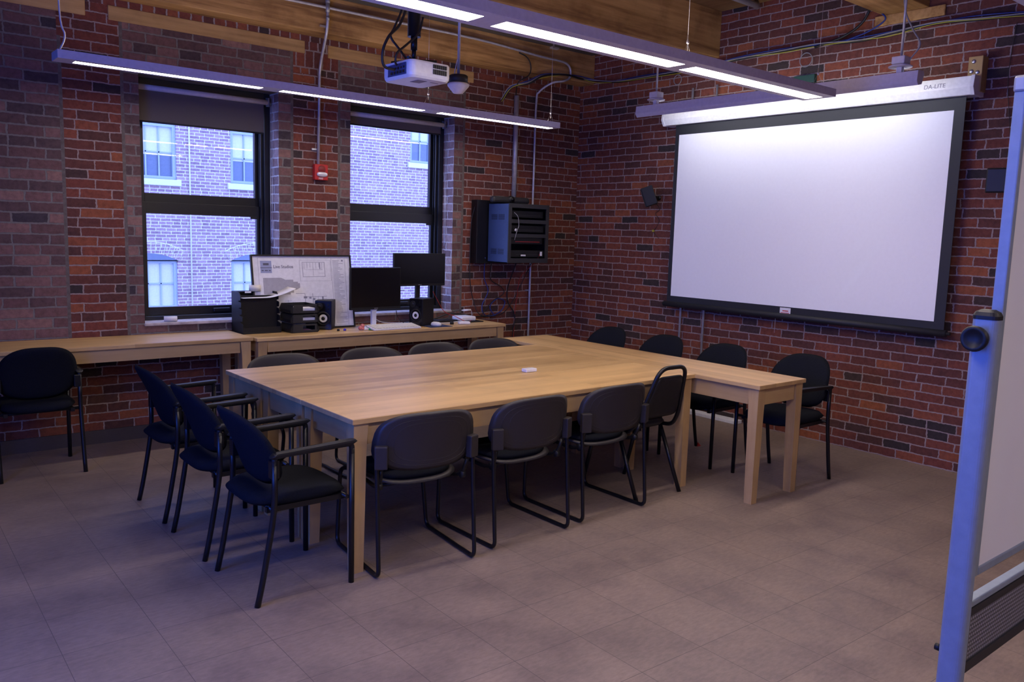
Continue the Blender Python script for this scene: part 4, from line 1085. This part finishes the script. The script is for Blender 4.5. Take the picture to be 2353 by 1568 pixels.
# keyboard
t = thing('keyboard', 'white computer keyboard on the desk in front of the monitor', 'keyboard', (-2.535, -.43, D+.001))
Mk = Matrix.Rotation(.12, 4, 'X')
MB().box((-.235, -.075, .003), (.235, .075, .018), M=Mk @ Matrix.Translation((0, 0, .006)), bev=.004).build('case', 'white_plastic', t)
m = MB()
for j in range(5):
    for i in range(15):
        x = -.222+i*.0296; m.box((x, -.066+j*.027, .0245), (x+.025, -.066+j*.027+.022, .0305), M=Mk)
m.build('keys', 'cream', t)
m = MB(); m.box((-.2, .055, 0), (-.17, .068, .02)); m.box((.17, .055, 0), (.2, .068, .02)); m.build('foot', 'white_plastic', t)
single(MB().box((-2.20, -.51, D+.001), (-1.965, -.30, D+.004), bev=.001), 'mouse_pad', 'navy_cloth', 'dark blue mouse pad in front of the sideways speaker', 'mouse pad')
t = thing('computer_mouse', 'white computer mouse on the dark blue pad', 'mouse', (-2.09, -.425, D+.004), .3)
MB().pad(superell(.031, .055, 2.4), lambda a, b, n: Vector((a, b, max(0, .012+n*1.2))), .042, p=3).build('body', 'white_plastic', t)
MB().box((-.002, .02, .033), (.002, .032, .038)).build('scroll_wheel', 'grey_metal', t)
t = thing('mini_computer', 'small silver computer box at the cluttered right end of the desk', 'computer', (-1.60, -.20, D+.012))
MB().box((-.095, -.075, 0), (.075, .09, .042), bev=.012).build('case', 'white_plastic', t)
MB().lathe([(.05, -.008), (.06, 0), (0, 0)], Matrix.Translation((-.01, 0, 0)), 20).build('base', 'cable_black', t)
single(MB().box((-1.66, -.31, D+.001), (-1.46, -.07, D+.009), bev=.003).box((-1.90, -.20, D+.001), (-1.66, -.08, D+.02), bev=.004), 'laptop_dock', 'black_plastic', 'flat black dock lying under the small silver computer', 'dock')
single(MB().box((-.055, -.028, 0), (.055, .028, .026), bev=.008), 'power_adapter', 'white_plastic', 'white power adapter brick near the right end of the desk', 'power adapter').location = (-1.76, -.40, D+.001)
bpy.data.objects['power_adapter'].rotation_euler = (0, 0, -.35)
single(MB().cyl((0, 0, 0), (.085, .0, 0), .009, 12).cyl((-.02, 0, 0), (0, 0, 0), .006, 10), 'dongle', 'white_plastic', 'white cable dongle resting above the small silver computer', 'adapter').location = (-1.60, -.17, D+.105)
bpy.data.objects['dongle'].rotation_euler = (0, 0, 0)
t = thing('marker', 'green dry erase marker on the desk beside the pink ball', 'marker', (-2.80, -.42, D+.009), -.35)
MB().cyl((-.045, 0, 0), (.02, 0, 0), .007, 12).build('barrel', 'white_plastic', t)
MB().cyl((.02, 0, 0), (.055, 0, 0), .0085, 12).build('cap', 'green_plastic', t)
t = thing('rubber_toy', 'small pink rubber ball figure by the framed plan corner', 'toy', (-2.845, -.40, D+.001))
m = MB()
for c_, rr in (((0, 0, .018), .018), ((.02, 0, .034), .019), ((.018, -.01, .014), .014)):
    m.lathe([(rr*math.sin(a*PI/10), -rr*math.cos(a*PI/10)) for a in range(11)], Matrix.Translation(c_), 16)
m.build('body', 'pink_rubber', t)
for px, mt, lab in ((-2.975, 'blue_plastic', 'tiny blue cap lying in front of the left speaker'), (-3.035, 'cable_black', 'tiny black cap lying in front of the left speaker')):
    single(MB().lathe([(0, 0), (.011, 0), (.011, .012), (.006, .017), (0, .017)], Matrix.Translation((px, -.37, D+.001)), 14), 'pen_cap', mt, lab, 'cap')
dc = [([(-2.2, -.30, D+.006), (-2.30, -.22, D+.02), (-2.5, -.18, D+.03), (-2.62, -.22, D+.10), (-2.60, -.26, D+.16)], 'cable_white', .0035, 'white cable trailing behind the keyboard'),
      ([(-1.98, -.22, D+.006), (-1.86, -.30, D+.006), (-1.76, -.27, D+.012), (-1.68, -.33, D+.016), (-1.70, -.40, D+.02)], 'cable_white', .004, 'white cable curling beside the sideways speaker'),
      ([(-2.03, -.28, D+.30), (-1.93, -.22, D+.20), (-1.84, -.2, D+.10), (-1.75, -.24, D+.06), (-1.68, -.33, D+.012), (-1.66, -.38, D+.03)], 'cable_red', .003, 'red cable running from the raised monitor to the power adapter'),
      ([(-1.95, -.14, D+.006), (-1.8, -.17, D+.03), (-1.7, -.14, D+.09), (-1.62, -.16, D+.105)], 'cable_black', .0035, 'black cable joining the white dongle'),
      ([(-1.52, -.16, D+.105), (-1.49, -.15, D+.09), (-1.48, -.14, D+.05), (-1.47, -.12, D+.01)], 'cable_white', .003, 'short white cable dropping from the dongle'),
      ([(-2.0, -.10, D+.008), (-1.85, -.05, D+.02), (-1.7, -.06, D+.06), (-1.5, -.05, D+.05), (-1.35, -.04, D+.02), (-1.22, -.04, D+.02)], 'cable_black', .006, 'thick black cable along the back of the desk'),
      ([(-2.42, -.28, D+.14), (-2.38, -.24, D+.08), (-2.33, -.28, D+.02), (-2.31, -.36, D+.008)], 'cable_black', .0035, 'black cable dropping behind the keyboard'),
      ([(-2.42, -.1, D+.45), (-2.50, -.08, D+.36), (-2.40, -.06, D+.31), (-2.20, -.06, D+.30)], 'cable_black', .003, 'black cable hanging behind the raised monitor')]
for pts, mt, rr, lab in dc: single(MB().tube(smooth_path(pts, 7), rr, 6), 'desk_cable', mt, lab, 'cable')
single(MB().lathe([(0, 0), (.018, 0), (.018, .02), (.012, .026), (0, .026)], Matrix.Translation((-1.87, -.36, D+.001)), 16), 'bottle_cap', 'black_plastic', 'small black round cap lying right of the mouse pad', 'cap')
# sill object, eraser, scrap
t = thing('door_stop', 'small white roll of paper on the sill of the left window', 'paper roll', (-4.26, .03, .906), -.25)
MB().cyl((-.05, 0, .0), (.045, 0, .0), .020, 14).build('roll', 'paper', t)
MB().cyl((.045, 0, 0), (.048, 0, 0), .013, 12).build('core', 'dark_grey', t)
t.name = 'paper_roll'
single(MB().box((-.045, -.025, 0), (.045, .025, .022), bev=.004), 'eraser', 'white_plastic', 'white eraser block lying in the middle of the big table', 'eraser').location = (-2.835, -2.585, .761)
m = MB(); m.add([(-.022, -.012, .0005), (.018, -.016, .0005), (.026, .006, .012), (.0, .02, .022), (-.018, .012, .010), (0, 0, .028)], [(0, 1, 5), (1, 2, 5), (2, 3, 5), (3, 4, 5), (4, 0, 5), (0, 4, 3, 2, 1)])
single(m, 'paper_scrap', 'red_plastic', 'crumpled red scrap on the floor by the screen side chairs', 'scrap').location = (-1.0, -2.56, 0)

# ------------------------------------------------------------------ mobile whiteboard
t = thing('mobile_whiteboard', 'mobile whiteboard on a wheeled aluminium frame at the right edge', 'whiteboard', (-4.38, -5.855, 0))
def post(xo):
    Mp = Matrix.Translation((xo, 0, 0))
    p = MB().prism(rect_round(.040, .052, .014, 5), .10, 1.492, Mp).build('post', 'alu_frame', t)
    m = MB(); out = rect_round(.042, .054, .015, 5); n = len(out); vs = []
    for zz, g_ in ((1.492, 1), (1.500, 1), (1.508, .85), (1.513, .5)): vs += [(a*g_+xo, b*g_, zz) for a, b in out]
    m.add(vs, [tuple(range(3*n, 4*n)), tuple(range(n))[::-1]]+[(i+k*n, (i+1) % n+k*n, (i+1) % n+k*n+n, i+k*n+n) for k in range(3) for i in range(n)]).build('post_cap', 'black_plastic', t)
    m = MB(); m.box((xo-.022, -.30, .065), (xo+.022, .30, .10), bev=.006); m.build('foot_bar', 'alu_frame', t)
    for yy in (-.26, .26):
        m = MB(); m.lathe([(0, -.012), (.026, -.012), (.030, -.006), (.030, .006), (.026, .012), (0, .012)], Matrix.Translation((xo, yy, .031)) @ Matrix.Rotation(PI/2, 4, 'Y'), 18)
        m.box((xo-.018, yy-.012, .04), (xo+.018, yy+.012, .07)); m.build('caster', 'black_plastic', t)
post(-.0); post(1.86)
RY = Matrix.Translation((-.020, .006, 1.452)) @ Matrix.Rotation(-PI/2, 4, 'Y')
MB().lathe([(.020, 0), (.018, .010), (.026, .014), (.028, .026), (.025, .031), (.019, .030), (.016, .026), (0, .025)], RY, 24).build('tilt_knob', 'black_plastic', t)
# board
bx0, bx1, by, bz0, bz1 = .045, 1.815, .0, .905, 2.0
MB().box((bx0+.012, by-.0085, bz0+.02), (bx1-.012, by+.0085, bz1-.02)).build('writing_surface', 'whiteboard', t)
m = MB(); m.box((bx0, by-.012, bz0+.0), (bx0+.02, by+.012, bz1-.02), bev=.003); m.box((bx1-.02, by-.012, bz0), (bx1, by+.012, bz1-.02), bev=.003)
m.box((bx0+.02, by-.012, bz1-.02), (bx1-.02, by+.012, bz1), bev=.003); m.box((bx0+.02, by-.012, bz0), (bx1-.02, by+.012, bz0+.02), bev=.003)
m.build('board_frame', 'alu_frame', t)
m = MB()
for x in (bx0+.008, bx1-.008): MB().box((x-.012, by-.014, bz1-.03), (x+.012, by+.014, bz1+.004), bev=.005).build('corner_cap', 'grey_metal', t)
m = MB(); m.box((.02, -.012, .833), (1.84, .012, .846), bev=.002); m.build('pen_tray', 'alu_frame', t)
m = MB(); m.box((.02, -.008, .695), (1.84, -.004, .83)); m.build('mesh_panel', 'perforated', t)
m = MB(); m.box((.02, -.012, .812), (1.84, .006, .83)); m.box((.02, -.012, .675), (1.84, .006, .70)); m.build('panel_rail', 'dark_grey', t)
MB().lathe([(0, 0), (.008, 0), (.008, .012), (0, .012)], Matrix.Translation((-.0, .026, .735)) @ Matrix.Rotation(-PI/2, 4, 'X'), 10).build('bolt', 'black_plastic', t)

# ------------------------------------------------------------------ blue area lamps added in the unseen left windows, standing for daylight
for i, (y0, y1, z0, z1) in enumerate(LW):
    ld = bpy.data.lights.new('daylight', 'AREA'); ld.shape = 'RECTANGLE'; ld.size = y1-y0-.15; ld.size_y = z1-z0-.15
    ld.color = (.04, .15, 1.0); ld.energy = 45 if i == 0 else 85
    o = bpy.data.objects.new('daylight', ld); COL.objects.link(o)
    o.location = (XL-.05, (y0+y1)/2, (z0+z1)/2)
    o.rotation_euler = (0, -PI/2, 0)
    o.rotation_euler = Vector((1, 0, 0)).to_track_quat('-Z', 'Z').to_euler()
